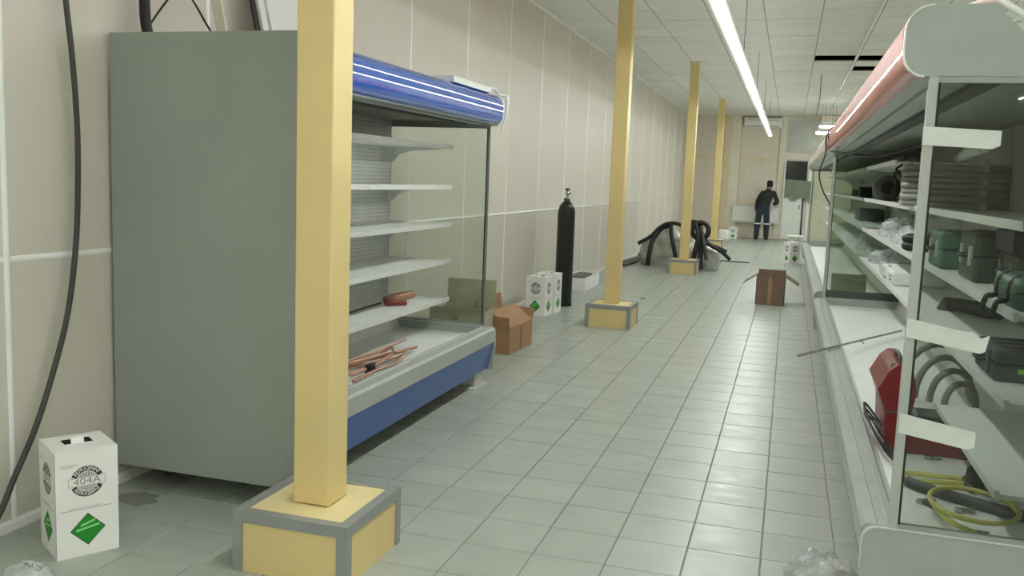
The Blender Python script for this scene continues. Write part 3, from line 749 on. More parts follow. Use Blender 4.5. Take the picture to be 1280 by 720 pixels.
part('intake_slot', MB().box(-1.38, 28.395, 3.56, -.47, 28.41, 3.566), M['darkgrey'], t)
# cloth over the door head
mb = MB(); nx, nz = 14, 8; v = []
for j in range(nz + 1):
    for i in range(nx + 1):
        x = -.2 + .84 * i / nx; q = j / nz
        z = 1.84 - (.60 + (.12 if i > nx - 2 else 0) - .05 * math.sin(i * .9)) * q - .05 * (i / nx) * (1 - q)
        v.append((x, 28.585 - .03 * math.sin(q * 2.5) - .02 * math.sin(i * 1.3 + q * 2), z))
ff = [(j * (nx + 1) + i, j * (nx + 1) + i + 1, (j + 1) * (nx + 1) + i + 1, (j + 1) * (nx + 1) + i) for j in range(nz) for i in range(nx)]
v2 = [(x, y + .008, z) for x, y, z in v]; n0 = len(v)
mb.add(v, ff, 0, True); mb.add(v2, [f[::-1] for f in ff], 0, True)
solo('draped_cloth', mb, M['greencloth'], 'grey-green cloth hung across the door below the dark window', 'cloth')
solo('small_carton', MB().bbox(-1.93, 26.9, 0, -1.62, 27.2, .30, .05), M['cartonwhite'], 'pale carton on the floor by the end wall near the pilaster', 'box')
solo('small_carton', MB().bbox(-2.26, 22.9, 0, -2.0, 23.2, .44, .03), M['cartonwhite'], 'pale carton standing left of the farthest pillar', 'box')
t = thing('white_bucket', (.18, 20.75, 0), 'white bucket with lid behind the far refrigerant carton', 'bucket')
part('bucket_body', MB().lathe([(.14, 0), (.165, .5), (.165, .52)], (0, 0, 0), 20), M['whitegrey'], t, True)
part('lid', MB().lathe([(.175, .52), (.175, .545), (.16, .55)], (0, 0, 0), 20), M['white'], t, True)

# ------------------------------------------------------------------ person, seen from behind, working at the end wall
def skin_body(name, joints, bones, root, parent, mats, pick):
    names = list(joints); me = bpy.data.meshes.new(name)
    me.from_pydata([joints[k][0] for k in names], [(names.index(a), names.index(b)) for a, b in bones], [])
    o = bpy.data.objects.new(name, me); col.objects.link(o)
    o.modifiers.new('skin', 'SKIN'); sv = me.skin_vertices[0].data
    for i, k in enumerate(names):
        sv[i].radius = joints[k][1]; sv[i].use_root = (k == root)
    sm = o.modifiers.new('sub', 'SUBSURF'); sm.levels = 2; sm.render_levels = 2
    dg = bpy.context.evaluated_depsgraph_get()
    nm = bpy.data.meshes.new_from_object(o.evaluated_get(dg))
    bpy.data.objects.remove(o); bpy.data.meshes.remove(me); nm.name = name
    nm.materials.clear()
    for m in mats: nm.materials.append(m)
    for p in nm.polygons: p.use_smooth = True; p.material_index = pick(p.center)
    return link(name, nm, parent)
PX, PY = -.72, 27.85
J = {
 'pelvis': ((-.02, 0, .93), (.175, .13)), 'waist': ((0, .01, 1.08), (.18, .13)), 'chest': ((.06, .03, 1.30), (.205, .145)), 'collar': ((.10, .06, 1.44), (.12, .09)),
 'neck': ((.115, .09, 1.52), (.055, .058)), 'skull': ((.125, .13, 1.62), (.078, .095)), 'crown': ((.13, .135, 1.71), (.066, .082)), 'nose': ((.125, .245, 1.60), (.016, .02)),
 'ear_a': ((.05, .12, 1.62), (.016, .02)), 'ear_b': ((.205, .12, 1.62), (.016, .02)),
 'sh_a': ((-.09, .03, 1.40), (.09, .085)), 'el_a': ((-.19, -.01, 1.14), (.072, .072)), 'wr_a': ((-.215, .08, .92), (.05, .05)), 'hand_a': ((-.215, .11, .84), (.03, .04)),
 'sh_b': ((.27, .05, 1.40), (.09, .085)), 'el_b': ((.38, .08, 1.12), (.072, .072)), 'wr_b': ((.30, .28, 1.08), (.05, .05)), 'hand_b': ((.27, .35, 1.09), (.03, .04)),
 'hip_a': ((-.11, 0, .86), (.10, .105)), 'kn_a': ((-.15, .02, .50), (.092, .092)), 'an_a': ((-.165, -.02, .12), (.078, .078)), 'heel_a': ((-.165, -.03, .06), (.05, .058)), 'toe_a': ((-.19, .16, .045), (.045, .04)),
 'hip_b': ((.08, 0, .86), (.10, .105)), 'kn_b': ((.11, .02, .50), (.092, .092)), 'an_b': ((.115, -.03, .12), (.078, .078)), 'heel_b': ((.115, -.04, .06), (.05, .058)), 'toe_b': ((.14, .15, .045), (.045, .04)),
}
for s_, hx, hy, hz in (('a', -.215, .11, .84), ('b', .27, .35, 1.09)):
    for i, (dx, ln) in enumerate(((-.026, .062), (-.009, .074), (.009, .07), (.026, .055))):
        if s_ == 'a':
            J['f%d%s' % (i, s_)] = ((hx, hy + dx, hz - .035), (.009, .009)); J['g%d%s' % (i, s_)] = ((hx + .006, hy + dx * 1.1 + .008, hz - .035 - ln), (.0075, .0075))
        else:
            J['f%d%s' % (i, s_)] = ((hx - .02, hy + .03, hz + dx), (.009, .009)); J['g%d%s' % (i, s_)] = ((hx - .05, hy + .03 + ln * .8, hz + dx * 1.1), (.0075, .0075))
    J['th' + s_] = ((hx + .012, hy + .035, hz - .01) if s_ == 'a' else (hx + .0, hy + .02, hz + .04), (.01, .01)); J['tt' + s_] = ((hx + .02, hy + .055, hz - .05) if s_ == 'a' else (hx - .02, hy + .06, hz + .06), (.008, .008))
Bn = [('pelvis', 'waist'), ('waist', 'chest'), ('chest', 'collar'), ('collar', 'neck'), ('neck', 'skull'), ('skull', 'crown'), ('skull', 'nose'), ('skull', 'ear_a'), ('skull', 'ear_b'),
      ('chest', 'sh_a'), ('sh_a', 'el_a'), ('el_a', 'wr_a'), ('wr_a', 'hand_a'), ('chest', 'sh_b'), ('sh_b', 'el_b'), ('el_b', 'wr_b'), ('wr_b', 'hand_b'),
      ('pelvis', 'hip_a'), ('hip_a', 'kn_a'), ('kn_a', 'an_a'), ('an_a', 'heel_a'), ('heel_a', 'toe_a'), ('pelvis', 'hip_b'), ('hip_b', 'kn_b'), ('kn_b', 'an_b'), ('an_b', 'heel_b'), ('heel_b', 'toe_b')]
for s_ in 'ab':
    for i in range(4): Bn += [('hand_' + s_, 'f%d%s' % (i, s_)), ('f%d%s' % (i, s_), 'g%d%s' % (i, s_))]
    Bn += [('hand_' + s_, 'th' + s_), ('th' + s_, 'tt' + s_)]
person = thing('person', (PX, PY, 0), 'person in dark jacket and navy overalls standing with back turned at the radiator', 'person')
def pick(c):
    if c.z > 1.535: return 3 if (c.y < .145 and c.z > 1.57) else 2
    if c.z < .10: return 3
    if c.x < -.17 and .5 < c.z < .90 and c.y > .03: return 2
    if c.y > .29 and .95 < c.z < 1.25: return 2
    if c.z < 1.06 and abs(c.x) < .21: return 1
    return 0
skin_body('body', J, Bn, 'pelvis', person, [M['jacket'], M['overall'], M['skin'], M['black']], pick)
cp = MB(); cp.lathe([(.085, 1.655), (.09, 1.68), (.088, 1.72), (.075, 1.755), (.045, 1.775), (.005, 1.78)], (.127, .12, 0), 18)
part('knit_cap', cp, M['black'], person, True)
part('bib_straps', MB().tube(smooth([(0.0, -.085, 1.06), (.05, -.098, 1.25), (.13, -.075, 1.38), (.155, -.02, 1.45)], 4), .012, 6).tube(smooth([(.10, -.085, 1.06), (.09, -.1, 1.25), (.03, -.075, 1.38), (-.0, -.02, 1.45)], 4), .012, 6), M['overall'], person, True)
for s_, x, y in (('a', -.152, .018), ('b', .111, .016)):
    part('reflective_band', MB().lathe([(.099, .475), (.099, .505)], (x, y, 0), 18), M['white'], person, True)
part('collar', MB().lathe([(.07, 1.485), (.066, 1.515), (.060, 1.52)], (.115, .085, 0), 16), M['white'], person, True)

# ------------------------------------------------------------------ left side: hose on the wall, things on top of the blue cabinet
hose('black_hose', [(-3.06, 3.25, 2.60), (-3.06, 3.275, 2.29), (-3.06, 3.30, 2.09), (-3.06, 3.32, 1.85), (-3.06, 3.325, 1.60), (-3.06, 3.305, 1.25), (-3.05, 3.235, .926), (-3.05, 3.135, .654), (-3.05, 3.035, .443), (-3.05, 2.92, .263), (-3.04, 2.80, .10), (-3.0, 2.6, .03)], .0125, 'darkhose', 'long dark hose curving down the wall at the left edge', 'hose', None, 10, 5)
hose('cable_bundle', [(-3.0, 3.75, 2.06), (-3.01, 3.76, 2.16), (-3.035, 3.75, 2.3), (-3.035, 3.75, 2.6), (-3.04, 3.75, 3.0)], .026, 'black', 'thick black wrapped cable bundle rising from the blue cabinet', 'cable', None, 8, 4)
hose('power_cable', [(-3.03, 3.78, 2.27), (-2.98, 3.8, 2.35), (-2.90, 3.8, 2.42), (-2.82, 3.8, 2.40), (-2.74, 3.8, 2.29), (-2.68, 3.8, 2.19), (-2.66, 3.8, 2.06)], .005, 'black', 'thin black cable looping over the top of the grey side panel', 'cable', None, 6, 5)
mb = MB(); mb.prism([(-2.90, 2.06), (-2.84, 2.06), (-2.96, 2.62), (-3.02, 2.62)], 1, 4.2, 4.212)
solo('leaning_board', mb, M['cream'], 'narrow cream strip leaning on the wall behind the side panel', 'board')
def lean(y0, y1, th, x, m, lab):
    return solo('leaning_board', MB().prism([(x, 2.055), (x + th, 2.055), (x + th - .16, 2.75), (x - .16, 2.75)], 1, y0, y1), M[m], lab, 'board', 'boards leaning above the blue cabinet')
lean(4.60, 4.645, .012, -2.905, 'black', 'narrow black board leaning behind the white boards above the grey side panel')
lean(4.655, 4.715, .02, -2.90, 'white', 'narrow white board leaning above the grey side panel')
lean(4.73, 5.25, .02, -2.89, 'white', 'wide white board leaning above the grey side panel beside the pillar')
solo('foam_sheet', MB().bbox(-2.28, 5.55, 2.193, -2.12, 6.30, 2.235, .004), M['foam'], 'white foam sheet lying on the far end of the blue canopy', 'foam')
hose('white_cable', [(-2.2, 6.25, 2.21), (-2.13, 6.35, 2.235), (-2.12, 6.5, 2.20), (-2.10, 6.57, 2.205), (-2.09, 6.60, 2.17), (-2.10, 6.60, 2.05), (-2.12, 6.58, 1.95)], .009, 'white', 'white cable hooked over the far end of the blue canopy', 'cable', None, 6, 5)

# copper pipes in the left tray
cg = 'copper pipe offcuts in the blue cabinet tray'
zt = .40
for i, (pts, r, lab) in enumerate([
    ([(-2.56, 4.80, zt), (-2.40, 5.15, zt + .01), (-2.36, 5.35, zt + .01)], .010, 'copper pipe offcut with a flat bend at the front of the heap'),
    ([(-2.53, 4.95, zt + .02), (-2.44, 5.2, zt + .02), (-2.37, 5.62, zt + .02)], .012, 'thick copper pipe offcut reaching furthest to the right of the heap'),
    ([(-2.62, 5.0, zt), (-2.56, 5.4, zt + .01), (-2.52, 5.78, zt + .03)], .009, 'thin copper pipe offcut at the back of the heap'),
    ([(-2.30, 4.55, zt + .01), (-2.29, 4.80, zt + .02), (-2.28, 5.1, zt + .02), (-2.38, 5.5, zt + .02)], .011, 'long copper pipe lying along the bumper edge'),
    ([(-2.34, 4.60, zt + .03), (-2.34, 4.9, zt + .03), (-2.40, 5.3, zt + .03)], .011, 'copper pipe resting across the middle of the heap'),
    ([(-2.45, 4.60, zt), (-2.42, 4.85, zt), (-2.36, 4.98, zt + .02)], .013, 'short stout copper stub nearest the pillar'),
    ([(-2.49, 5.30, zt + .02), (-2.44, 5.36, zt + .06), (-2.40, 5.34, zt + .03), (-2.38, 5.45, zt + .02)], .008, 'small curled copper pipe on top of the heap'),
    ([(-2.58, 4.70, zt + .02), (-2.46, 5.0, zt + .035), (-2.42, 5.3, zt + .035)], .016, 'widest copper tube lying across the heap')]):
    hose('copper_pipe', pts, r, 'copper', lab, 'pipe', cg, 8, 5)
solo('pipe_fitting', MB().bbox(-2.345, 4.78, zt + .0, -2.305, 4.86, zt + .06, .01), M['black'], 'small black fitting among the copper pipes', 'fitting')
t = thing('hand_tool', (-2.70, 5.95, .652), 'brown and black hand tool lying on the lowest shelf of the blue cabinet', 'tool')
part('tool_body', MB().tube([(-2.72, 5.86, .69), (-2.66, 6.0, .70), (-2.62, 6.12, .71)], [.028, .036, .03], 10), M['copper'], t)
part('tool_grip', MB().tube(smooth([(-2.70, 5.82, .672), (-2.64, 5.88, .668), (-2.60, 5.95, .668)], 4), .018, 8), M['redtool'], t)
part('tool_cord', MB().tube(smooth([(-2.74, 5.84, .67), (-2.77, 5.7, .66), (-2.76, 5.5, .66), (-2.74, 5.2, .66)], 5), .006, 6), M['black'], t)

# ------------------------------------------------------------------ crumpled plastic on the floor
def crumple(name, c, sx, sy, h, m, label, seed, cat='plastic bag'):
    rnd = random.Random(seed); mb = MB(); n, k = 18, 7; v = []
    for j in range(k + 1):
        q = j / k
        for i in range(n):
            a = 2 * math.pi * i / n; r = math.cos(q * math.pi / 2 * .97) ** .6 * rnd.uniform(.82, 1.12)
            v.append((c[0] + sx / 2 * r * math.cos(a), c[1] + sy / 2 * r * math.sin(a), c[2] + (0 if j == 0 else max(.002, h * math.sin(q * math.pi / 2) * rnd.uniform(.75, 1.12)))))
    mb.add(v, [(j * n + i, j * n + (i + 1) % n, (j + 1) * n + (i + 1) % n, (j + 1) * n + i) for j in range(k) for i in range(n)], 0, True)
    return solo(name, mb, M[m], label, cat)
crumple('plastic_wrap', (.23, 3.78, 0), .28, .30, .10, 'film', 'crumpled clear plastic wrap on the floor at the cabinet corner', 4)
crumple('plastic_wrap', (-2.66, 2.60, 0), .22, .16, .07, 'filmpale', 'crumpled plastic wrap on the floor in front of the nearest carton', 9)

# ------------------------------------------------------------------ contents of the red-canopied cabinet
S1, S2, S3, S4, TR = 1.506, 1.208, .914, .603, .385
# big hose coil on the top shelf
t = thing('hose_coil', (.985, 6.15, S1), 'big bound coil of grey ribbed hose on the top shelf of the red cabinet', 'hose')
for k in range(7):
    rr = .325 + (.012 if k % 2 else 0); zz = .026 + k * .036
    part('hose_turn', MB().tube([(.92 * rr * math.cos(q / 28 * 6.2832), 1.05 * rr * math.sin(q / 28 * 6.2832), zz) for q in range(29)], .0195, 8, 0, False), M['hosegrey'], t, True)
for q in (0.6, 1.9, 2.75, 4.95):
    rr = .33; part('binding_strap', MB().box(.92 * rr * math.cos(q) - .03, 1.05 * rr * math.sin(q) - .012, .0, .92 * rr * math.cos(q) + .03, 1.05 * rr * math.sin(q) + .012, .285), M['filmpale'], t, True)
hose('foam_or_shade_tube', [(.80, 4.45, 1.81), (.90, 5.4, 1.82), (.98, 6.2, 1.815)], .03, 'foam', 'pale foam pipe lagging lying on top of the grey hose coil', 'foam', None, 10, 4)
# motor and bits beyond the coil
t = thing('electric_motor', (.86, 9.2, S1), 'dark round electric motor on the top shelf beyond the hose coil', 'motor')
mo = MB(); mo.tube([(0, -.16, .12), (0, -.14, .12), (0, .12, .12), (0, .15, .12)], [.07, .115, .115, .08], 20)
part('motor_body', mo, M['darkgrey'], t, True)
part('cooling_ring', MB().tube([(0, -.15, .12), (0, -.17, .12)], [.06, .06], 16), M['black'], t, True)
part('motor_foot', MB().box(-.09, -.1, 0, .09, .1, .02), M['darkgrey'], t, True)
solo('terminal_box', MB().bbox(.78, 11.4, S1, .92, 11.6, S1 + .13, .008), M['black'], 'small black box on the top shelf of the pale-canopied cabinet', 'box')
solo('terminal_box', MB().bbox(.74, 12.0, S1, .86, 12.2, S1 + .09, .008), M['darkcase'], 'smallest dark box on the top shelf of the pale-canopied cabinet', 'box')
hose('black_cable', [(.80, 7.3, 1.87), (.78, 7.3, 1.80), (.74, 7.3, 1.76), (.80, 7.35, 1.72), (.74, 7.4, 1.74), (.76, 7.4, 1.66), (.74, 7.4, 1.60), (.76, 7.4, 1.53)], .008, 'black', 'tangled black cable hanging beside the hose coil', 'cable', None, 6, 6)
hose('black_cable', [(.60, 9.9, 1.95), (.75, 8.6, 1.90), (.84, 7.0, 1.92), (.86, 6.0, 1.90), (.9, 5.4, 1.93)], .012, 'black', 'black cable slung under the red canopy', 'cable', None, 6, 6)
# black ring and cases on the second shelf
mb = MB()
for k in range(2): mb.tube([(.85 + .085 * math.cos(q / 20 * 6.2832), 6.55 + .10 * math.sin(q / 20 * 6.2832), S2 + .03 + k * .05) for q in range(21)], .03, 8, 0, False)
solo('hose_coil', mb, M['black'], 'small thick black rubber coil on the second shelf', 'hose')
def toolcase(name, x0, x1, y0, y1, z, h, m, label, latch='steel', straps=0, bev=.015, handle=True):
    cx, cy = (x0 + x1) / 2, (y0 + y1) / 2
    t = thing(name, (cx, cy, z), label, 'case', 'tool cases on the shelves')
    half = h * .52
    part('case_bottom', MB().bbox(x0, y0, z, x1, y1, z + half, bev), M[m], t)
    part('case_lid', MB().bbox(x0, y0, z + half + .003, x1, y1, z + h, bev), M[m], t)
    n = 2 if y1 - y0 > .2 else 1
    for k in range(2):
        yy = y0 + (y1 - y0) * (.22 + .56 * k)
        part('latch', MB().bbox(x0 - .012, yy - .016, z + half - .045, x0 + .005, yy + .016, z + half + .045, .004), M[latch], t)
    if handle:
        part('handle', MB().tube([(x0 - .002, cy - .05, z + half), (x0 - .03, cy - .045, z + half - .002), (x0 - .03, cy + .045, z + half - .002), (x0 - .002, cy + .05, z + half)], .008, 6), M['black'], t)
    for k in range(3):
        yy = y0 + (y1 - y0) * (.2 + .3 * k)
        part('rib', MB().bbox(x0 + .03, yy - .012, z + h - .002, x1 - .03, yy + .012, z + h + .006, .003), M[m], t)
    return t
toolcase('tool_case', .76, 1.12, 5.08, 5.47, S2, .19, 'greencase', 'mid green plastic tool case farthest along the second shelf', 'greylight')
toolcase('tool_case', .80, 1.15, 4.40, 4.78, S2, .22, 'darkcase', 'taller dark green tool case in the middle of the second shelf', 'greylight')
toolcase('tool_case', .88, 1.18, 3.98, 4.34, S2, .15, 'darkcase', 'lower dark tool case under the blue box on the second shelf', 'darkgrey')
solo('storage_box', MB().bbox(.86, 4.00, S2 + .16, 1.17, 4.34, S2 + .25, .008), M['navycase'], 'dark blue flat box on top of the lower dark case', 'box')
t = thing('tool_case', (.95, 3.58, S2), 'green soft tool case with dangling black straps at the near end of the second shelf', 'case', 'tool cases on the shelves')
part('case_body', MB().bbox(.755, 3.40, S2, 1.16, 3.78, S2 + .115, .035, 0, True), M['greencase'], t)
part('zip_band', MB().bbox(.752, 3.397, S2 + .055, 1.163, 3.783, S2 + .063, .003), M['darkcase'], t)
for yy in (3.50, 3.68):
    part('strap', MB().tube(smooth([(.79, yy, S2 + .116), (.76, yy, S2 + .09), (.75, yy, S2 + .03), (.72, yy - .005, S2 + .02), (.705, yy - .01, S2 - .03)], 4), .010, 6), M['black'], t)
solo('small_carton', MB().bbox(.80, 3.81, S2, .99, 3.95, S2 + .095, .006), M['whitegrey'], 'pale carton between the soft green case and the dark case', 'box')
# third shelf
toolcase('tool_case', .765, 1.15, 3.66, 4.0, S3, .12, 'greyscase', 'flat charcoal case with a lime mark on the third shelf', 'darkgrey', handle=True)
solo('lime_tag', MB().bbox(.845, 3.655, S3 + .035, .885, 3.6595, S3 + .052, .0008), M['lime'], 'bright lime tag on the charcoal case', 'tag')
solo('torn_packaging', MB().prism([(.80, .0), (1.05, .0), (1.0, .07), (.95, .05), (.90, .08), (.85, .045), (.80, .06)], 1, 4.08, 4.10).xf(Matrix.Translation((0, 0, S3))), M['darkhose'], 'torn dark packaging standing behind the charcoal case', 'packaging')
t = thing('power_tool', (1.0, 5.6, S3), 'black power tool at the back of the third shelf', 'tool')
part('tool_body', MB().tube([(.95, 5.75, S3 + .045), (1.08, 5.5, S3 + .05), (1.12, 5.35, S3 + .05)], [.035, .045, .03], 10), M['black'], t)
part('tool_head', MB().lathe([(.05, 0), (.055, .01), (.03, .06), (.02, .075)], (.93, 5.80, S3), 14), M['darkgrey'], t)
# wrapped parcels and film far along the shelves
t = thing('wrapped_parcel', (.90, 7.4, S3), 'white parcel in shiny clear film on the third shelf', 'parcel')
part('parcel', MB().bbox(.755, 7.05, S3, 1.12, 7.9, S3 + .10, .02), M['foam'], t)
part('film_end', MB().bbox(.735, 7.5, S3 + .002, .80, 7.92, S3 + .12, .03, 0, True), M['film'], t)
for k in range(2): part('print_bar', MB().box(.752, 7.14, S3 + .03 + .028 * k, .7555, 7.24, S3 + .04 + .028 * k), M['printblack'], t)
crumple('plastic_film', (.92, 8.4, S2), .36, .6, .16, 'film', 'crumpled clear film bag on the second shelf beyond the black coil', 21)
crumple('plastic_film', (.90, 7.3, S2), .30, .5, .13, 'filmpale', 'milky crumpled film on the second shelf, nearer one', 22)
crumple('plastic_film', (.95, 9.2, S3), .40, .6, .14, 'film', 'crumpled clear film at the far end of the third shelf', 23)
solo('cardboard_sheet', MB().box(.50, 10.45, .385, .86, 10.49, .68), M['cardolive'], 'olive board standing in the tray behind the divider glass', 'board')
crumple('plastic_film', (.95, 11.2, .914), .36, .7, .22, 'film', 'crumpled film on a shelf of the pale-canopied cabinet', 24)
solo('storage_box', MB().bbox(.85, 12.2, 1.208, 1.15, 12.9, 1.36, .01), M['greyscase'], 'dark box on the second shelf of the pale-canopied cabinet', 'box')

# tray of the red cabinet
prof = [(.505, .385), (.495, .58), (.455, .68), (.50, .768), (.535, .80), (.575, .80), (.605, .765), (.625, .68), (.61, .58), (.60, .385)]
t = thing('red_toolbox', (.55, 4.68, TR), 'dark red metal toolbox with sloped lid standing in the tray', 'toolbox')
part('box_body', MB().prism(prof, 1, 4.45, 4.93), M['redtool'], t)
part('lid_seam', MB().prism([(.493, .575), (.493, .582), (.612, .582), (.612, .575)], 1, 4.446, 4.934), M['darkgrey'], t)
hd = part('handle', MB().tube(smooth([(.555, 4.54, .80), (.55, 4.55, .825), (.55, 4.62, .835), (.55, 4.70, .825), (.555, 4.71, .80)], 4), .008, 6), M['darkgrey'], t)
part('latch', MB().bbox(.505, 4.50, .77, .53, 4.54, .80, .004), M['steel'], t)
part('lower_tray', MB().bbox(.60, 4.46, .386, .90, 4.66, .47, .006), M['redtool'], t)
# grey hoses looped behind the toolbox
for k, (x, y, r, lab) in enumerate([(.90, 5.75, .26, 'outermost grey hose loop behind the red toolbox'), (.93, 5.65, .21, 'second grey hose loop behind the red toolbox'), (.96, 5.55, .16, 'third grey hose loop behind the red toolbox'), (.99, 5.45, .115, 'innermost grey hose loop behind the red toolbox')]):
    pts = [(x + r * .75 * math.cos(math.radians(a)), y + r * .9 * math.cos(math.radians(a)) * .3, TR + .03 + r * 1.15 * max(0, math.sin(math.radians(a))) ** .9) for a in range(180, -1, -15)]
    solo('grey_hose', MB().tube(pts, .019, 8), M['hosegrey'], lab, 'hose', 'grey hose loops in the tray')
hose('crumpled_scrap', [(.80, 5.0, TR + .02), (.90, 5.1, TR + .05), (1.0, 5.0, TR + .03), (1.06, 5.1, TR + .02)], .02, 'carddark', 'brown crumpled scrap beside the grey hose loops', 'scrap', None, 8, 4)
solo('metal_pan', MB().bbox(.68, 4.86, TR, 1.02, 5.08, TR + .09, .02), M['darkgrey'], 'dark metal pan between the red toolbox and the hose loops', 'pan')
# black cable loops at the bumper
mb = MB()
for k in range(3):
    mb.tube(smooth([(.47 + .02 * k, 4.75 - .05 * k, .462), (.43, 4.70 + .03 * k, .50 + .02 * k), (.45, 4.45 - .04 * k, .49), (.50 + .01 * k, 4.25, .43), (.56, 4.18 + .03 * k, .405), (.54, 4.32, .415), (.49, 4.55, .45 + .01 * k), (.47 + .02 * k, 4.75 - .05 * k, .462)], 6), .006, 6)
solo('black_cable', mb, M['black'], 'looped black cable lying over the bumper in front of the red toolbox', 'cable')
# yellow charging hose and gauge manifold
mb = MB(); pts = []
for a in range(0, 400, 14):
    q = math.radians(a); pts.append((.74 + .15 * math.cos(q), 3.64 + .20 * math.sin(q), TR + .052 + .01 * a / 400))
mb.tube(pts, .0095, 8)
mb.tube(smooth([(.60, 3.60, TR + .045), (.62, 3.52, TR + .04), (.66, 3.46, TR + .03), (.73, 3.44, TR + .015)], 5), .0095, 8)
yh = thing('charging_hose', (.745, 3.66, TR), 'yellow refrigerant charging hose coiled in a ring at the near end of the tray', 'hose')
part('hose_ring', mb, M['yellowhose'], yh)
part('hose_end', MB().tube([(.575, 3.64, TR + .045), (.60, 3.60, TR + .045)], .015, 8), M['darkgrey'], yh)
part('hose_end', MB().tube([(.72, 3.44, TR + .017), (.76, 3.435, TR + .017)], .014, 8), M['steel'], yh)
hose('charging_hose', [(.80, 4.06, TR + .03), (.70, 4.08, TR + .02), (.58, 4.10, TR + .015), (.53, 4.04, TR + .015), (.56, 3.97, TR + .02), (.66, 3.99, TR + .02), (.80, 4.0, TR + .03)], .010, 'yellowhose', 'dull yellow hose leading to the gauge manifold', 'hose', None, 8, 6)
t = thing('gauge_manifold', (.83, 4.03, TR), 'dark pressure gauge manifold lying in the tray', 'gauge')
part('manifold_block', MB().bbox(.77, 3.98, TR, .93, 4.05, TR + .05, .008), M['darkgrey'], t)
for k in range(2): part('gauge_dial', MB().tube([(.81 + .08 * k, 4.0, TR + .05), (.81 + .08 * k, 3.98, TR + .09)], .038, 16), M['black'], t)
for k in range(3): part('valve_knob', MB().tube([(.79 + .05 * k, 3.98, TR + .025), (.79 + .05 * k, 3.94, TR + .02)], .013, 8), M['darkgrey'], t)
mb = MB(); mb.tube(smooth([(.535, 3.99, TR + .02), (.60, 3.90, TR + .02), (.80, 3.76, TR + .02), (1.05, 3.62, TR + .02)], 5), [.012] * 2 + [.024] * 13 + [.024], 8)  # dark tube shaped to stand for a shadow across the tray
solo('foam_or_shade_tube', mb, M['darkhose'], 'dark grey tube in place of a shadow strip across the tray under the yellow hose', 'foam')
def fitting(x, y, lab):
    t = thing('pipe_fitting', (x, y, TR), lab, 'fitting', 'steel fittings in the tray')
    part('nut', MB().lathe([(.014, 0), (.017, .003), (.017, .016), (.012, .019)], (0, 0, 0), 6, 0, False), M['steel'], t, True)
    part('stem', MB().tube([(.012, 0, .012), (.045, .008, .012)], .009, 8), M['steel'], t, True)
    part('nut_end', MB().tube([(.04, .007, .012), (.055, .01, .012)], .012, 6), M['steel'], t, True)
fitting(.575, 3.745, 'small steel fitting left of the yellow hose ring')
fitting(.705, 3.70, 'small steel fitting inside the yellow hose ring')
fitting(.69, 4.40, 'small steel fitting beyond the gauge manifold')
solo('metal_rod', MB().tube([(.13, 6.27, .478), (.38, 6.83, .464), (.60, 7.32, .452), (.98, 8.16, .43)], .009, 6).tube([(.60, 7.32, .452), (.62, 7.30, .43)], .006, 5), M['steel'], 'thin metal rod lying across the bumper and tray of the red cabinet', 'rod')

# tapes on the end glass
def tape(x0, x1, z0, z1, drop, lab, torn):
    y0, y1 = 3.2265, 3.2295
    n = 10; top = []; bot = []
    rnd = random.Random(int(z0 * 100))
    for i in range(n + 1):
        q = i / n; x = x0 + (x1 - x0) * q; j = (rnd.uniform(-.01, .006) if (torn and i > 7) else 0)
        top.append((x, z1 - drop * q + j * 1.5)); bot.append((x + (rnd.uniform(-.02, .0) if torn and i == n else 0), z0 - drop * q * .9 + (.012 if i == n else 0)))
    return solo('masking_tape', MB().prism(top + bot[::-1], 1, y0, y1), M['tape'], lab, 'tape', 'white tapes on the end glass')
tape(.398, .628, 1.752, 1.812, .010, 'white tape strip across the glass corner, highest of three', False)
tape(.403, .655, 1.118, 1.182, .045, 'white torn tape strip across the glass, middle of three', True)
tape(.406, .642, .790, .858, .040, 'white tape strip across the glass, lowest of three', False)

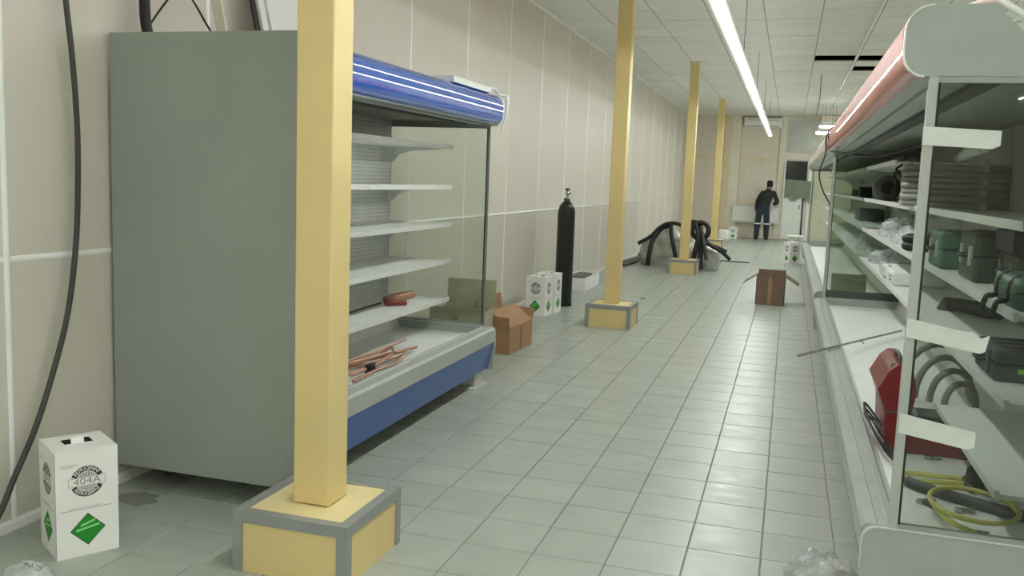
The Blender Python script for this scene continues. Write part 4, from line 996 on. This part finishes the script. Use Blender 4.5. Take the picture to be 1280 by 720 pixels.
# cables at the canopies
hose('white_cable', [(.50, 3.6, 2.205), (.54, 3.42, 2.225), (.60, 3.38, 2.235), (.65, 3.36, 2.205), (.70, 3.36, 2.165), (.80, 3.4, 2.075), (.95, 3.5, 2.07)], .012, 'white', 'white cable lying over the near end of the red canopy', 'cable', None, 8, 6)
hose('white_cable', [(.62, 3.7, 2.16), (.66, 3.55, 2.18), (.76, 3.5, 2.20), (.9, 3.55, 2.16)], .008, 'whitegrey', 'thinner white cable looping behind the red canopy', 'cable', None, 8, 6)
hose('black_cable', [(.46, 9.6, 2.20), (.40, 9.6, 2.225), (.33, 9.6, 2.18), (.30, 9.6, 2.08), (.315, 9.65, 1.98), (.30, 9.9, 1.88), (.28, 10.0, 1.80), (.28, 10.0, 1.70), (.33, 10.0, 1.56), (.40, 10.02, 1.44), (.405, 10.03, 1.33)], .007, 'black', 'black cable hanging from the far end of the red canopy', 'cable', None, 6, 6)
hose('black_cable', [(.47, 9.3, 2.20), (.40, 9.3, 2.21), (.32, 9.3, 2.16), (.31, 9.2, 2.08), (.36, 9.1, 2.0), (.40, 9.0, 1.985)], .006, 'black', 'short black cable looped over the red canopy', 'cable', None, 6, 6)
hose('hanging_wire', [(.40, 18.0, ZC), (.40, 18.0, 3.3), (.385, 18.0, 3.1), (.36, 18.0, 2.93)], .008, 'darkgrey', 'loose wire hanging from the ceiling above the pale canopy', 'cable', None, 6, 4)
solo('ceiling_track', MB().box(.83, 9.5, ZC - .045, .86, 20.4, ZC - .02).xf(Matrix.Translation((0, 0, 0))), M['white'], 'slim white conduit running along the ceiling to the missing tiles', 'conduit')

# litter on the floor
solo('paper_scrap', MB().box(-2.33, 3.50, .001, -2.27, 3.512, .004), M['foam'], 'tiny white scrap on the floor beside the nearest pillar base', 'scrap')
solo('paper_scrap', MB().box(-1.86, 12.26, .001, -1.80, 12.30, .008), M['darkgrey'], 'tiny dark scrap on the floor behind the second pillar', 'scrap')
mb = MB(); rnd = random.Random(2)
mb.prism([(-2.89 + (.10 + rnd.uniform(-.02, .02)) * math.cos(q / 14 * 6.2832), 3.47 + (.085 + rnd.uniform(-.02, .02)) * math.sin(q / 14 * 6.2832)) for q in range(14)], 2, .0006, .003)
solo('cement_patch', mb, M['grout'], 'small rough grey cement patch on the floor beside the nearest carton', 'patch')
